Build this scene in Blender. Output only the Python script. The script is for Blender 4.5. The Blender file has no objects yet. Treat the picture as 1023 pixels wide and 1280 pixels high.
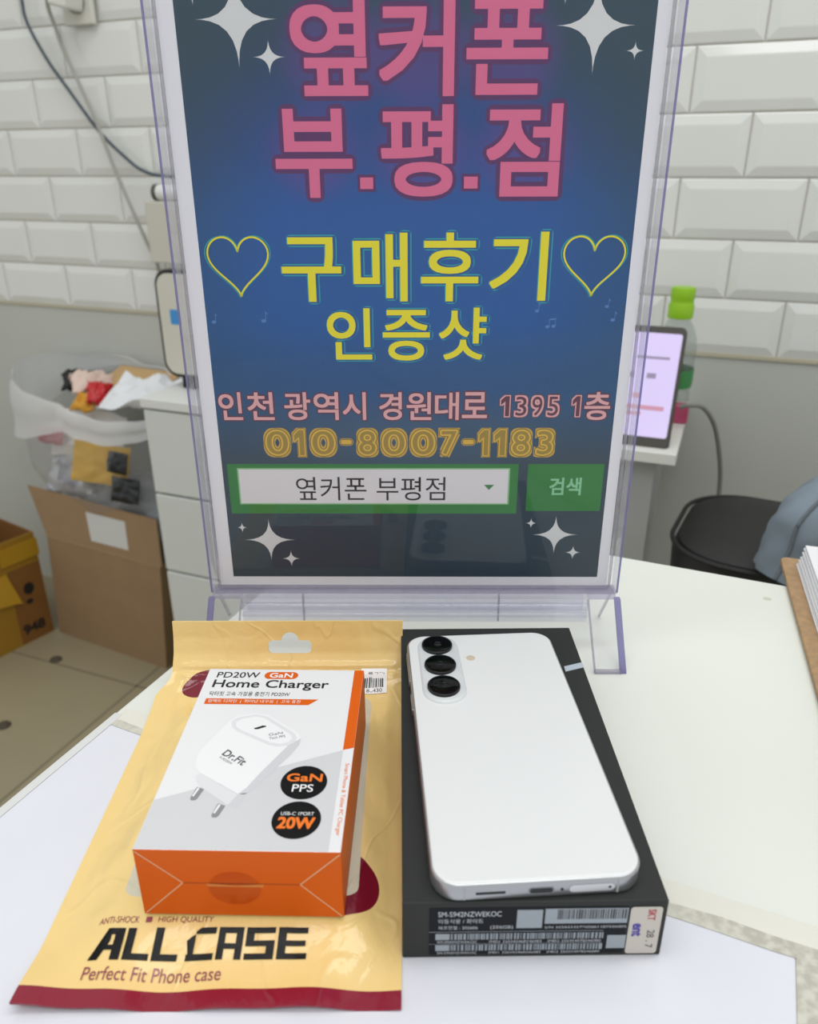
import bpy, bmesh, math, random
from mathutils import Vector, Matrix, noise
random.seed(7)
PI = math.pi
S = 0.001                      # everything below is written in millimetres
scn = bpy.context.scene
col = scn.collection

# ------------------------------------------------------------------ camera
cam = bpy.data.cameras.new('camera')
cam.sensor_fit = 'VERTICAL'; cam.sensor_height = 24.0
cam.lens = 979.77/1280*24.0
cam.clip_start = 0.01; cam.clip_end = 50
cam.dof.use_dof = True; cam.dof.focus_distance = 0.37; cam.dof.aperture_fstop = 8.0
camo = bpy.data.objects.new('camera', cam); col.objects.link(camo)
camo.matrix_world = (Matrix.Translation((0, 0, 0.24973)) @ Matrix.Rotation(math.radians(90-23.858), 4, 'X')
                     @ Matrix.Rotation(math.radians(-0.187), 4, 'Z'))
scn.camera = camo

# ------------------------------------------------------------------ world, lights, exposure
wd = bpy.data.worlds.new('room_light'); scn.world = wd; wd.use_nodes = True
bg = wd.node_tree.nodes['Background']
bg.inputs[0].default_value = (0.99, 1.0, 0.985, 1); bg.inputs[1].default_value = 0.74
scn.view_settings.view_transform = 'Standard'; scn.view_settings.look = 'None'
scn.view_settings.gamma = 1; scn.view_settings.use_curve_mapping = False
scn.view_settings.exposure = -0.05
scn.cycles.use_denoising = True
scn.cycles.transparent_max_bounces = 40
scn.cycles.max_bounces = 10

def area(name, loc, rot, sx, sy, power, color=(1, 1, 1)):
    l = bpy.data.lights.new(name, 'AREA'); l.shape = 'RECTANGLE'
    l.size = sx*S; l.size_y = sy*S; l.energy = power; l.color = color
    o = bpy.data.objects.new(name, l); col.objects.link(o)
    o.location = Vector(loc)*S; o.rotation_euler = rot
    return o
area('ceiling_light', (-350, 250, 1750), (0, 0, 0.4), 1200, 300, 5.6)
area('ceiling_light', (650, 450, 1750), (0, 0, 0.4), 1200, 300, 6.2)
area('ceiling_light', (100, -700, 1750), (0, 0, 0.4), 1200, 300, 8.5)

# ------------------------------------------------------------------ materials
def lin(c):
    if isinstance(c, str):
        c = [int(c[i:i+2], 16) for i in (0, 2, 4)]
    r = []
    for v in c[:3]:
        v /= 255.0
        r.append(v/12.92 if v <= 0.04045 else ((v+0.055)/1.055)**2.4)
    return (r[0], r[1], r[2], 1.0)

def mat(name, c, rough=0.5, metal=0.0, spec=0.5, coat=0.0, emit=None, estr=0.0, noise_amt=0.0, nscale=60, bump=0.0, bscale=200):
    m = bpy.data.materials.new(name); m.use_nodes = True
    nt = m.node_tree; b = nt.nodes['Principled BSDF']
    b.inputs['Base Color'].default_value = lin(c)
    b.inputs['Roughness'].default_value = rough
    b.inputs['Metallic'].default_value = metal
    b.inputs['Specular IOR Level'].default_value = spec
    b.inputs['Coat Weight'].default_value = coat
    b.inputs['Coat Roughness'].default_value = 0.05
    if emit is not None:
        b.inputs['Emission Color'].default_value = lin(emit); b.inputs['Emission Strength'].default_value = estr
    if noise_amt or bump:
        tc = nt.nodes.new('ShaderNodeTexCoord')
    if noise_amt:
        n = nt.nodes.new('ShaderNodeTexNoise'); n.inputs['Scale'].default_value = nscale; n.inputs['Detail'].default_value = 6
        nt.links.new(tc.outputs['Object'], n.inputs['Vector'])
        mr = nt.nodes.new('ShaderNodeMapRange'); mr.inputs[3].default_value = 1-noise_amt; mr.inputs[4].default_value = 1+noise_amt
        mr.inputs[1].default_value = 0.3; mr.inputs[2].default_value = 0.7
        nt.links.new(n.outputs['Fac'], mr.inputs[0])
        mx = nt.nodes.new('ShaderNodeMix'); mx.data_type = 'RGBA'; mx.blend_type = 'MULTIPLY'; mx.inputs[0].default_value = 1
        mx.inputs[6].default_value = lin(c)
        nt.links.new(mr.outputs[0], mx.inputs[7]); nt.links.new(mx.outputs[2], b.inputs['Base Color'])
    if bump:
        n2 = nt.nodes.new('ShaderNodeTexNoise'); n2.inputs['Scale'].default_value = bscale; n2.inputs['Detail'].default_value = 4
        nt.links.new(tc.outputs['Object'], n2.inputs['Vector'])
        bp = nt.nodes.new('ShaderNodeBump'); bp.inputs['Strength'].default_value = bump; bp.inputs['Distance'].default_value = 0.001
        nt.links.new(n2.outputs['Fac'], bp.inputs['Height']); nt.links.new(bp.outputs[0], b.inputs['Normal'])
    return m

def clear_mat(name, tint, ior=1.49, rough=0.03, haze=0.0, hazecol='E8E8F4'):
    """clear plastic: see-through with a tint and a Fresnel gloss"""
    m = bpy.data.materials.new(name); m.use_nodes = True
    nt = m.node_tree; nt.nodes.clear()
    out = nt.nodes.new('ShaderNodeOutputMaterial')
    tr = nt.nodes.new('ShaderNodeBsdfTransparent'); tr.inputs[0].default_value = lin(tint)
    gl = nt.nodes.new('ShaderNodeBsdfGlossy'); gl.inputs['Roughness'].default_value = rough
    fr = nt.nodes.new('ShaderNodeFresnel'); fr.inputs[0].default_value = ior
    mx = nt.nodes.new('ShaderNodeMixShader')
    ge = nt.nodes.new('ShaderNodeNewGeometry')
    fm = nt.nodes.new('ShaderNodeMath'); fm.operation = 'SUBTRACT'; fm.inputs[0].default_value = 1
    nt.links.new(ge.outputs['Backfacing'], fm.inputs[1])
    fm2 = nt.nodes.new('ShaderNodeMath'); fm2.operation = 'MULTIPLY'
    nt.links.new(fm.outputs[0], fm2.inputs[0]); nt.links.new(fr.outputs[0], fm2.inputs[1])
    nt.links.new(fm2.outputs[0], mx.inputs[0])
    src = tr
    if haze:
        df = nt.nodes.new('ShaderNodeBsdfDiffuse'); df.inputs[0].default_value = lin(hazecol)
        tl = nt.nodes.new('ShaderNodeBsdfTranslucent'); tl.inputs[0].default_value = lin(hazecol)
        m1 = nt.nodes.new('ShaderNodeMixShader'); m1.inputs[0].default_value = 0.4
        nt.links.new(df.outputs[0], m1.inputs[1]); nt.links.new(tl.outputs[0], m1.inputs[2])
        m2 = nt.nodes.new('ShaderNodeMixShader'); m2.inputs[0].default_value = haze
        nt.links.new(tr.outputs[0], m2.inputs[1]); nt.links.new(m1.outputs[0], m2.inputs[2])
        src = m2
    nt.links.new(src.outputs[0], mx.inputs[1]); nt.links.new(gl.outputs[0], mx.inputs[2])
    nt.links.new(mx.outputs[0], out.inputs[0])
    return m

class N:
    """tiny node-math helper for printed-pattern masks"""
    def __init__(s, m): s.nt = m.node_tree
    def m(s, op, a, b=None, c=None):
        n = s.nt.nodes.new('ShaderNodeMath'); n.operation = op
        for i, v in enumerate((a, b, c)):
            if v is None: continue
            if isinstance(v, (int, float)): n.inputs[i].default_value = v
            else: s.nt.links.new(v, n.inputs[i])
        return n.outputs[0]
    def mix(s, f, a, b):
        n = s.nt.nodes.new('ShaderNodeMix'); n.data_type = 'RGBA'
        if isinstance(f, (int, float)): n.inputs[0].default_value = f
        else: s.nt.links.new(f, n.inputs[0])
        for i, v in ((6, a), (7, b)):
            if isinstance(v, tuple): n.inputs[i].default_value = v
            else: s.nt.links.new(v, n.inputs[i])
        return n.outputs[2]
    def smooth(s, x, lo, hi):
        n = s.nt.nodes.new('ShaderNodeMapRange'); n.interpolation_type = 'SMOOTHSTEP'
        s.nt.links.new(x, n.inputs[0]); n.inputs[1].default_value = lo; n.inputs[2].default_value = hi
        return n.outputs[0]
    def coords(s, kind='Object'):
        t = s.nt.nodes.new('ShaderNodeTexCoord'); x = s.nt.nodes.new('ShaderNodeSeparateXYZ')
        s.nt.links.new(t.outputs[kind], x.inputs[0]); return x.outputs[0], x.outputs[1], x.outputs[2]

# ------------------------------------------------------------------ mesh helpers
class MB:
    def __init__(s): s.v = []; s.f = []; s.mi = []
    def add(s, vs, fs, mi=0):
        o = len(s.v); s.v += [tuple(v) for v in vs]
        for f in fs: s.f.append([i+o for i in f]); s.mi.append(mi)
        return s
    def box(s, x0, x1, y0, y1, z0, z1, mi=0, M=None):
        vs = [Vector((x, y, z)) for z in (z0, z1) for x, y in ((x0, y0), (x1, y0), (x1, y1), (x0, y1))]
        if M: vs = [M @ v for v in vs]
        return s.add(vs, [(3, 2, 1, 0), (4, 5, 6, 7), (0, 1, 5, 4), (1, 2, 6, 5), (2, 3, 7, 6), (3, 0, 4, 7)], mi)
    def prism(s, pts, z0, z1, mi=0, M=None, cap0=True, cap1=True):
        n = len(pts)
        vs = [Vector((p[0], p[1], z0)) for p in pts]+[Vector((p[0], p[1], z1)) for p in pts]
        if M: vs = [M @ v for v in vs]
        fs = [(i, (i+1) % n, n+(i+1) % n, n+i) for i in range(n)]
        if cap0: fs.append(tuple(range(n-1, -1, -1)))
        if cap1: fs.append(tuple(range(n, 2*n)))
        return s.add(vs, fs, mi)
    def poly(s, pts, z=0, mi=0, M=None):
        vs = [Vector((p[0], p[1], z)) for p in pts]
        if M: vs = [M @ v for v in vs]
        return s.add(vs, [tuple(range(len(pts)))], mi)
    def rings(s, rings, mi=0, close=True, cap0=False, cap1=False):
        """rings: list of equal-length point loops, skinned together"""
        o = []; n = len(rings[0]); vs = []
        for r in rings: vs += [Vector(p) for p in r]
        fs = []
        for k in range(len(rings)-1):
            for i in range(n if close else n-1):
                j = (i+1) % n
                fs.append((k*n+i, k*n+j, (k+1)*n+j, (k+1)*n+i))
        if cap0: fs.append(tuple(range(n-1, -1, -1)))
        if cap1: fs.append(tuple(range((len(rings)-1)*n, len(rings)*n)))
        return s.add(vs, fs, mi)
    def lathe(s, prof, seg=32, c=(0, 0, 0), mi=0, cap0=True, cap1=True):
        rs = [[(c[0]+r*math.cos(2*PI*i/seg), c[1]+r*math.sin(2*PI*i/seg), c[2]+z) for i in range(seg)] for r, z in prof]
        return s.rings(rs, mi, True, cap0, cap1)
    def tube(s, path, r, seg=10, mi=0):
        P = [Vector(p) for p in path]; rs = []
        for i, p in enumerate(P):
            t = (P[min(i+1, len(P)-1)]-P[max(i-1, 0)]).normalized()
            a = t.cross(Vector((0.3, 0.1, 1))).normalized(); b = t.cross(a)
            rr = r[i] if isinstance(r, (list, tuple)) else r
            rs.append([p+a*rr*math.cos(2*PI*k/seg)+b*rr*math.sin(2*PI*k/seg) for k in range(seg)])
        return s.rings(rs, mi, True, True, True)
    def build(s, name, mats, parent=None, smooth=False, bevel=0, bseg=2, solid=0, sub=0):
        me = bpy.data.meshes.new(name)
        me.from_pydata([(x*S, y*S, z*S) for x, y, z in s.v], [], s.f)
        if not isinstance(mats, (list, tuple)): mats = [mats]
        for m in mats: me.materials.append(m)
        me.polygons.foreach_set('material_index', s.mi)
        bm = bmesh.new(); bm.from_mesh(me)
        bmesh.ops.recalc_face_normals(bm, faces=bm.faces) if s.closed() else None
        bm.to_mesh(me); bm.free()
        if smooth:
            for p in me.polygons: p.use_smooth = True
            try: me.set_sharp_from_angle(angle=math.radians(40))
            except Exception: pass
        o = bpy.data.objects.new(name, me); col.objects.link(o)
        if parent: o.parent = parent
        if solid:
            md = o.modifiers.new('solid', 'SOLIDIFY'); md.thickness = solid*S; md.offset = 0
        if bevel:
            md = o.modifiers.new('bevel', 'BEVEL'); md.width = bevel*S; md.segments = bseg; md.limit_method = 'ANGLE'
            md.angle_limit = math.radians(35); md.harden_normals = False
        if sub:
            md = o.modifiers.new('sub', 'SUBSURF'); md.levels = sub; md.render_levels = sub
        return o
    def closed(s): return getattr(s, 'flip_ok', True)

def rrect(x0, x1, y0, y1, r, n=8):
    p = []
    for cx, cy, a in ((x1-r, y1-r, 0), (x0+r, y1-r, 90), (x0+r, y0+r, 180), (x1-r, y0+r, 270)):
        for i in range(n+1):
            t = math.radians(a+90*i/n); p.append((cx+r*math.cos(t), cy+r*math.sin(t)))
    return p
def circ(cx, cy, rx, ry=None, n=32):
    ry = rx if ry is None else ry
    return [(cx+rx*math.cos(2*PI*i/n), cy+ry*math.sin(2*PI*i/n)) for i in range(n)]
def catmull(P, k=8):
    P = [Vector(p) for p in P]; out = []
    Q = [P[0]*2-P[1]]+P+[P[-1]*2-P[-2]]
    for i in range(1, len(Q)-2):
        for j in range(k):
            t = j/k; a, b, c, d = Q[i-1], Q[i], Q[i+1], Q[i+2]
            out.append(0.5*((2*b)+(c-a)*t+(2*a-5*b+4*c-d)*t*t+(3*b-a-3*c+d)*t**3))
    out.append(P[-1]); return out

def tag(o, label=None, cat=None, group=None, kind=None):
    if label: o['label'] = label
    if cat: o['category'] = cat
    if group: o['group'] = group
    if kind: o['kind'] = kind
    return o
def thing(name, label, cat, loc=(0, 0, 0), rz=0.0, group=None):
    o = bpy.data.objects.new(name, None); col.objects.link(o); o.empty_display_size = 0.02
    o.location = Vector(loc)*S; o.rotation_euler = (0, 0, rz)
    return tag(o, label, cat, group)
def structure(o): o['kind'] = 'structure'; return o

# ------------------------------------------------------------------ lettering
_cache = {}
def glyph_raw(body, off):
    if body == '1': return [(0.52, 0), (1, 0), (1, 1), (0.52, 1), (0, 0.56), (0.52, 0.74), (0, 0.80)], [(0, 1, 2, 3), (4, 5, 3, 6)]
    k = (body, round(off, 4))
    if k in _cache: return _cache[k]
    cu = bpy.data.curves.new('lettering', 'FONT'); cu.body = body; cu.size = 1; cu.offset = off
    cu.resolution_u = 5; cu.fill_mode = 'FRONT'
    o = bpy.data.objects.new('lettering', cu); col.objects.link(o)
    dg = bpy.context.evaluated_depsgraph_get()
    me = bpy.data.meshes.new_from_object(o.evaluated_get(dg))
    r = ([(v.co.x, v.co.y) for v in me.vertices], [tuple(p.vertices) for p in me.polygons])
    bpy.data.objects.remove(o); bpy.data.curves.remove(cu); bpy.data.meshes.remove(me)
    _cache[k] = r
    return r
def put_text(mb, body, box, fn, off=0.0, grow=0.0, shift=(0, 0), mi=0):
    """lettering fitted into box (x0,x1,y0,y1); off makes it bolder (in letter heights), grow thickens it beyond the box"""
    v, f = glyph_raw(body, 0.0)
    X0 = min(p[0] for p in v); X1 = max(p[0] for p in v); Y0 = min(p[1] for p in v); Y1 = max(p[1] for p in v)
    em = (box[3]-box[2])/max(Y1-Y0, 1e-6)
    if body in '-.|': em = box[3]-box[2]
    r = off*em; rt = max(0.0, (off+grow)*em)
    bx = (box[0]+r, box[1]-r, box[2]+r, box[3]-r)
    sx = (bx[1]-bx[0])/(X1-X0); sy = (bx[3]-bx[2])/(Y1-Y0)
    base = [(bx[0]+(p[0]-X0)*sx+shift[0], bx[2]+(p[1]-Y0)*sy+shift[1]) for p in v]
    if rt < 1e-6: st = [(0, 0)]
    elif grow > 0.03 or grow < 0:
        st = [(rt*math.cos(2*PI*i/16), rt*math.sin(2*PI*i/16)) for i in range(16)]+[(0, 0)]
        st += [(0.5*rt*math.cos(2*PI*i/8), 0.5*rt*math.sin(2*PI*i/8)) for i in range(8)]
    else: st = [(i*rt, j*rt) for i in (-1, 0, 1) for j in (-1, 0, 1)]
    o_ = Vector(fn(bx[0], bx[2])); nrm = (Vector(fn(bx[0]+1, bx[2]))-o_).cross(Vector(fn(bx[0], bx[2]+1))-o_).normalized()
    for i_, (dx, dy) in enumerate(st):
        lf = nrm*(0.0014*i_)
        mb.add([Vector(fn(x+dx, y+dy))+lf for x, y in base], f, mi)
    mb.flip_ok = False
def flat(z): return lambda x, y: (x, y, z)
def facing(y): return lambda a, b: (a, y, b)          # upright face looking towards -y

M = {}
M['white_tile'] = mat('glazed_white_tile', 'DFE1DD', 0.18, coat=0.3, noise_amt=0.015, nscale=9)
M['grout'] = mat('tile_grout', 'CBC7BD', 0.9)
M['wall_panel'] = mat('painted_wall_panel', 'BCBFB8', 0.45, noise_amt=0.03, nscale=5)
M['caulk'] = mat('caulk_line', 'B9B39D', 0.7)
M['floor'] = mat('beige_floor_tile', '998F74', 0.45, noise_amt=0.04, nscale=8)
M['seam'] = mat('floor_seam', '756C58', 0.8)
M['table'] = mat('white_laminate', 'E3E6DE', 0.28, noise_amt=0.012, nscale=14)
M['sheet'] = mat('white_vinyl_sheet', 'DFE1E9', 0.16, noise_amt=0.01, nscale=20)
M['white'] = mat('white_print', 'F2F2F2', 0.4)
M['black'] = mat('black_plastic', '0C0C0D', 0.35)
M['black_ink'] = mat('black_ink', '1A1919', 0.5)

# ================================================================== ROOM
WY = -0.38                                  # the tiled wall runs at this angle
WE = Vector((math.cos(WY), math.sin(WY), 0)); WN = Vector((math.sin(WY), -math.cos(WY), 0))
W0 = Vector((318.6, 1040.57, 234.87))
FLOOR = -550.0
def W(u, off, z): return Vector((W0.x, W0.y, 0))+WE*u+WN*off+Vector((0, 0, z))
TW, TH, U0 = 142.0, 69.82, 14.31
mb = MB()
WM = Matrix.Translation((W0.x, W0.y, 0)) @ Matrix.Rotation(WY, 4, 'Z')
mb.box(-3200, 1200, 2.2, 120, 25.4, 900, 1, WM)           # grout bed behind the tiles
mb.box(-3200, 1200, 0, 120, FLOOR, 25.4, 2, WM)           # smooth panel under the tiles
BV, RZ, G = 10.5, 2.9, 0.9
for j in range(-2, 10):
    zt = W0.z+j*TH; zb = zt-TH
    sh = 0 if j % 2 == 0 else 0.5
    for i in range(-22, 8):
        u0 = U0+(i+sh)*TW; u1 = u0+TW
        def q(g, d): return [WM @ Vector((x, d, z)) for x, z in ((u0+g, zb+g), (u1-g, zb+g), (u1-g, zt-g), (u0+g, zt-g))]
        mb.rings([q(G, 2.4), q(G, 0.4), q(G+1.2, -0.3), q(G+BV, -RZ+0.3), q(G+BV+1.5, -RZ)], 0, True, False, True)
wall = structure(mb.build('wall_back', [M['white_tile'], M['grout'], M['wall_panel']]))
mb = MB(); mb.box(-3200, 1200, -2.5, 0, 21.5, 27, 0, WM)
structure(mb.build('trim_1', M['caulk'], bevel=0.8))
mb = MB(); mb.box(-3400, 2200, -1500, 2900, FLOOR-30, FLOOR)
structure(mb.build('floor', M['floor']))
# floor joints
FM = Matrix.Translation((-720.5, 1193, 0)) @ Matrix.Rotation(-0.383, 4, 'Z')
mb = MB()
mb.box(-900, 1600, -1.6, 1.6, FLOOR, FLOOR+0.4, 0, FM); mb.box(-900, 1600, -601.6, -598.4, FLOOR, FLOOR+0.4, 0, FM)
mb.box(-320, -317, -1200, 250, FLOOR, FLOOR+0.4, 0, FM); mb.box(280, 283, -1200, 250, FLOOR, FLOOR+0.4, 0, FM)
structure(mb.build('trim_2', M['seam']))

# ================================================================== TABLE
TY = -0.4095
TC = Vector((-38.8, 567.6, 0))              # far corner of the table top
TM = Matrix.Translation(TC) @ Matrix.Rotation(TY, 4, 'Z')
table = thing('counter_table', 'white laminate table corner carrying the sign, bag and boxes', 'table', (TC.x, TC.y, FLOOR), TY)
mb = MB(); mb.box(0, 900, -900, 0, -FLOOR-28, -FLOOR)
mb.build('table_top', M['table'], table, bevel=1.2)
mb = MB(); mb.box(40, 70, -860, -60, 0.5, -FLOOR-28)
mb.build('side_panel', M['table'], table)
mb = MB(); mb.box(830, 860, -860, -60, 0.5, -FLOOR-28)
mb.build('side_panel', M['table'], table)
def tl(x, y):                                # world xy -> table frame
    v = TM.inverted() @ Vector((x, y, 0)); return v.x, v.y
# glossy sheet taped on the table
a = tl(-132, 303); b = tl(134.4, 189.6); c = tl(122.5, 161.7)
ysh = (a[1]+b[1])/2; xsh = (b[0]+c[0])/2
sheet = thing('vinyl_sheet', 'glossy bluish white sheet taped over the near half of the table', 'sheet', (TC.x, TC.y, 0), TY)
mb = MB(); mb.prism([(1.2, -880), (xsh, -880), (xsh, ysh), (1.2, ysh)], 0.0, 0.35)
mb.build('sheet_film', M['sheet'], sheet)
# yellowed tape with a dirty edge
mt = bpy.data.materials.new('dirty_clear_tape'); mt.use_nodes = True
k = N(mt); X, Y, Z = k.coords('Object')
bs = mt.node_tree.nodes['Principled BSDF']; bs.inputs['Roughness'].default_value = 0.3
nz = mt.node_tree.nodes.new('ShaderNodeTexNoise'); nz.inputs['Scale'].default_value = 260; nz.inputs['Detail'].default_value = 5
nz2 = mt.node_tree.nodes.new('ShaderNodeTexNoise'); nz2.inputs['Scale'].default_value = 25; nz2.inputs['Detail'].default_value = 3
tcn = mt.node_tree.nodes.new('ShaderNodeTexCoord')
mt.node_tree.links.new(tcn.outputs['Object'], nz.inputs['Vector']); mt.node_tree.links.new(tcn.outputs['Object'], nz2.inputs['Vector'])
grime = k.m('MULTIPLY', k.smooth(nz.outputs['Fac'], 0.35, 0.62), k.smooth(nz2.outputs['Fac'], 0.3, 0.6))
mt.node_tree.links.new(k.mix(k.m('MULTIPLY', grime, 0.75), lin('D0CFC2'), lin('ADAA9E')), bs.inputs['Base Color'])
M['dirt'] = mt
M['tape'] = mat('yellowed_tape', 'E2E1D6', 0.25, noise_amt=0.02, nscale=40)
def wobble(pts, amp=0.8, seed=0):
    out = []
    for i in range(len(pts)-1):
        n = 14
        for j in range(n):
            t = j/n; p = Vector(pts[i]).lerp(Vector(pts[i+1]), t)
            w = noise.noise(Vector((p.x*0.06+seed, p.y*0.06, seed)))*amp
            out.append((p.x+w, p.y+w))
    return out
mb = MB()
xr = xsh
mb.prism([(3, ysh-1), (xr+14, ysh-1), (xr+14, ysh+11), (3, ysh+11)], 0.36, 0.55)
mb.prism([(xr+2, -880), (xr+19, -880), (xr+19, ysh+10), (xr+2, ysh+10)], 0.0, 0.36)
mb.build('clear_tape', M['tape'], sheet)
mb = MB()
mb.prism(wobble([(a[0]+60, ysh-5.6), (xr+10, ysh-5.0), (xr+10, ysh+1.4), (a[0]+60, ysh+1.2), (a[0]+60, ysh-5.6)], 1.2, 2), 0.56, 0.62)
mb.prism(wobble([(xr+0.8, -880), (xr+10, -880), (xr+10, ysh-4), (xr+0.4, ysh-4), (xr+0.8, -880)], 0.3, 5), 0.37, 0.6)
mb.prism(wobble([(3, ysh-2), (24, ysh-2.5), (24, ysh+1.5), (3, ysh+2.5), (3, ysh-2)], 0.8, 9), 0.56, 0.62)
mb.build('tape_grime', M['dirt'], sheet)
mb = MB(); mb.prism([(0.6, -880), (5, -880), (5, ysh+6), (0.6, ysh+6)], 0.56, 0.66)
mb.build('edge_tape', mat('clear_edge_tape', 'D8DAD8', 0.12), sheet)
# tiny blemish on the laminate near the far edge
p = tl(225, 428)
mb = MB(); mb.prism(circ(p[0], p[1], 2.6, 1.9), -FLOOR, -FLOOR+0.12)
mb.build('blemish', mat('table_blemish', 'CFCDBF', 0.4), table)

# ================================================================== PHONE CARTON
carton = thing('phone_carton', 'flat dark grey carton with barcode label lying under the white smartphone', 'box', (-2.72, 184.49, 0.4), 0.01)
CWD, CL, CH = 88.76, 168.0, 26.2
M['carton'] = mat('matte_charcoal_card', '2B2D2C', 0.6, spec=0.35, bump=0.06, bscale=1500, noise_amt=0.03, nscale=300)
mb = MB(); mb.box(0, CWD, 0, CL, 0, CH)
mb.build('lid', M['carton'], carton, bevel=0.5)
mb = MB(); mb.prism([(79.2, 128.6), (88.76, 132.0), (88.76, 136.2), (79.2, 132.8)], CH+0.02, CH+0.1)
tag(mb.build('seal_tab', mat('pale_blue_seal', 'B9C3CE', 0.3), carton), 'pale blue seal strip')
mb = MB(); mb.prism([(0, 0), (66.5, 0), (66.5, 22.4), (0, 22.4)], 0, 0.08, 0, Matrix(((1, 0, 0, 9), (0, 0, -1, -0.02), (0, 1, 0, 1.6), (0, 0, 0, 1))))
mb.build('label', mat('navy_label', '0A0F15', 0.5, spec=0.2), carton)
F = facing(-0.16)
lt = MB()
put_text(lt, 'SM-S942NZWEKOC', (12, 33.2, 19.9, 22.3), F, 0.004)
put_text(lt, '이동식용 / 화이트', (12.1, 27.2, 16.7, 18.9), F, 0.0)
put_text(lt, '제조연월 : 202606', (12.1, 25.4, 13.8, 15.6), F, 0.0)
put_text(lt, '(256GB)', (29.6, 37.3, 13.6, 15.6), F, 0.0)
put_text(lt, 'S/N 355033327705061107520305', (48.0, 75.5, 13.9, 15.0), F)
put_text(lt, 'SM-S942NZWEKOC', (11.8, 25.4, 7.2, 8.4), F); put_text(lt, 'IMEI1 350342468246083', (29.5, 47.3, 7.2, 8.4), F); put_text(lt, 'IMEI2 350354078246080', (49.5, 67.5, 7.2, 8.4), F)
put_text(lt, 'SM-S942NZWEKOC', (11.8, 25.4, 1.9, 3.0), F); put_text(lt, 'IMEI1 350342468246083', (29.5, 47.3, 1.9, 3.0), F); put_text(lt, 'IMEI2 350354078246080', (49.5, 67.5, 1.9, 3.0), F)
M['label_ink'] = mat('label_pale_ink', 'C4CAD0', 0.5)
lt.build('label_lettering', M['label_ink'], carton)
def frontrect(mb, x0, x1, z0, z1, y, mi=0):
    mb.add([(x0, y, z0), (x1, y, z0), (x1, y, z1), (x0, y, z1)], [(0, 1, 2, 3)], mi); mb.flip_ok = False
bc = MB(); 
frontrect(bc, 47.8, 75.6, 16.2, 23.2, -0.15, 0); frontrect(bc, 11.2, 68.2, 8.9, 11.8, -0.15, 0); frontrect(bc, 11.2, 68.2, 3.5, 6.4, -0.15, 0)
frontrect(bc, 38.4, 47.0, 14.2, 22.8, -0.15, 0); frontrect(bc, 69.6, 76.0, 3.9, 10.3, -0.15, 0)
def bars(mb, x0, x1, z0, z1, y, mi, lo, hi):
    x = x0
    while x < x1:
        w = random.uniform(lo, hi); frontrect(mb, x, min(x+w, x1), z0, z1, y, mi); x += w+random.uniform(lo, hi)
bars(bc, 52, 75.4, 18.3, 22.8, -0.2, 1, 0.2, 0.6)
frontrect(bc, 48.2, 51.2, 16.6, 19.0, -0.2, 0)
bars(bc, 16, 67.8, 8.9, 11.8, -0.2, 1, 0.2, 0.75); bars(bc, 16, 67.8, 3.5, 6.4, -0.2, 1, 0.2, 0.75)
for z in (12.75, ): frontrect(bc, 9, 68.0, z-0.1, z+0.1, -0.2, 0)
frontrect(bc, 9, 68.0, 6.85, 7.0, -0.2, 0)
bc.build('barcode', [mat('barcode_silver', '9DA6AE', 0.4), mat('barcode_dark', '20252B', 0.5)], carton)
SMt = Matrix.Rotation(math.radians(-3.5), 4, 'Y')
mb = MB()
mb.prism(rrect(76.3, 87.0, 1.4, 23.7, 1.2), 0, 0.1, 0, Matrix(((1, 0, 0, 0), (0, 0, -1, -0.22), (0, 1, 0, 0), (0, 0, 0, 1))))
st = mb.build('carrier_sticker', mat('cream_sticker', 'CFC9BF', 0.45), carton)
def rot_front(y, cx, cz):    # lettering turned a quarter clockwise on the front
    return lambda a, b: (cx+b, y, cz-a)
t1 = MB(); put_text(t1, 'SKT', (0, 5.2, 0, 2.7), rot_front(-0.36, 82.2, 22.6), 0.02)
t1.build('sticker_lettering', mat('red_ink', 'B8384A', 0.5), st)
t1 = MB(); put_text(t1, 'ent', (0, 6.2, 0, 3.2), rot_front(-0.36, 77.6, 16.0), 0.03)
t1.build('sticker_lettering', mat('violet_ink', '4B3FA0', 0.5), st)
t1 = MB(); put_text(t1, '28 . 7', (0, 8.6, 0, 2.6), rot_front(-0.36, 82.8, 12.8), 0.01)
t1.build('sticker_lettering', mat('grey_stamp_ink', '5A5A5C', 0.5), st)

# ================================================================== SMARTPHONE
PW, PL, PT = 71.7, 149.6, 7.2
phone = thing('smartphone', 'white smartphone with three black lenses lying face down on the dark carton', 'phone', (7.29, 184.49, 26.75), 0.06)
M['phone_frame'] = mat('silver_frame', 'B4B6B9', 0.3, metal=0.8)
M['phone_back'] = mat('satin_white_glass', 'E2E4E4', 0.35, coat=0.05)
def inset(d, z): return [(x, y, z) for x, y in rrect(d, PW-d, d, PL-d, 9.2-d, 12)]
mb = MB(); mb.rings([inset(1.0, 0), inset(0.25, 0.3), inset(0.0, 0.9), inset(0.0, 6.3), inset(0.2, 6.85), inset(0.7, 7.15)], 0, True, True, True)
mb.build('frame', M['phone_frame'], phone, smooth=True)
mb = MB(); mb.rings([inset(0.75, 7.0), inset(0.8, 7.25), inset(1.1, 7.45), inset(1.8, 7.5)], 0, True, False, True)
mb.build('back_glass', M['phone_back'], phone, smooth=True)
mb = MB()
def pill(d, z): return [(x, y, z) for x, y in rrect(5.0+d, 24.6-d, 94.2+d, 147.4-d, 9.75-d, 12)]
mb.rings([pill(-0.2, 7.48), pill(0.1, 8.0), pill(0.5, 8.55), pill(1.0, 8.75)], 0, True, False, True)
isl = mb.build('camera_island', mat('island_glass', 'D5D9DB', 0.25, coat=0.4), phone, smooth=True)
M['lens_ring'] = mat('dark_metal_ring', '0E0F11', 0.35, spec=0.4)
M['lens_glass'] = mat('black_lens_glass', '020203', 0.06, spec=0.3)
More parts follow.
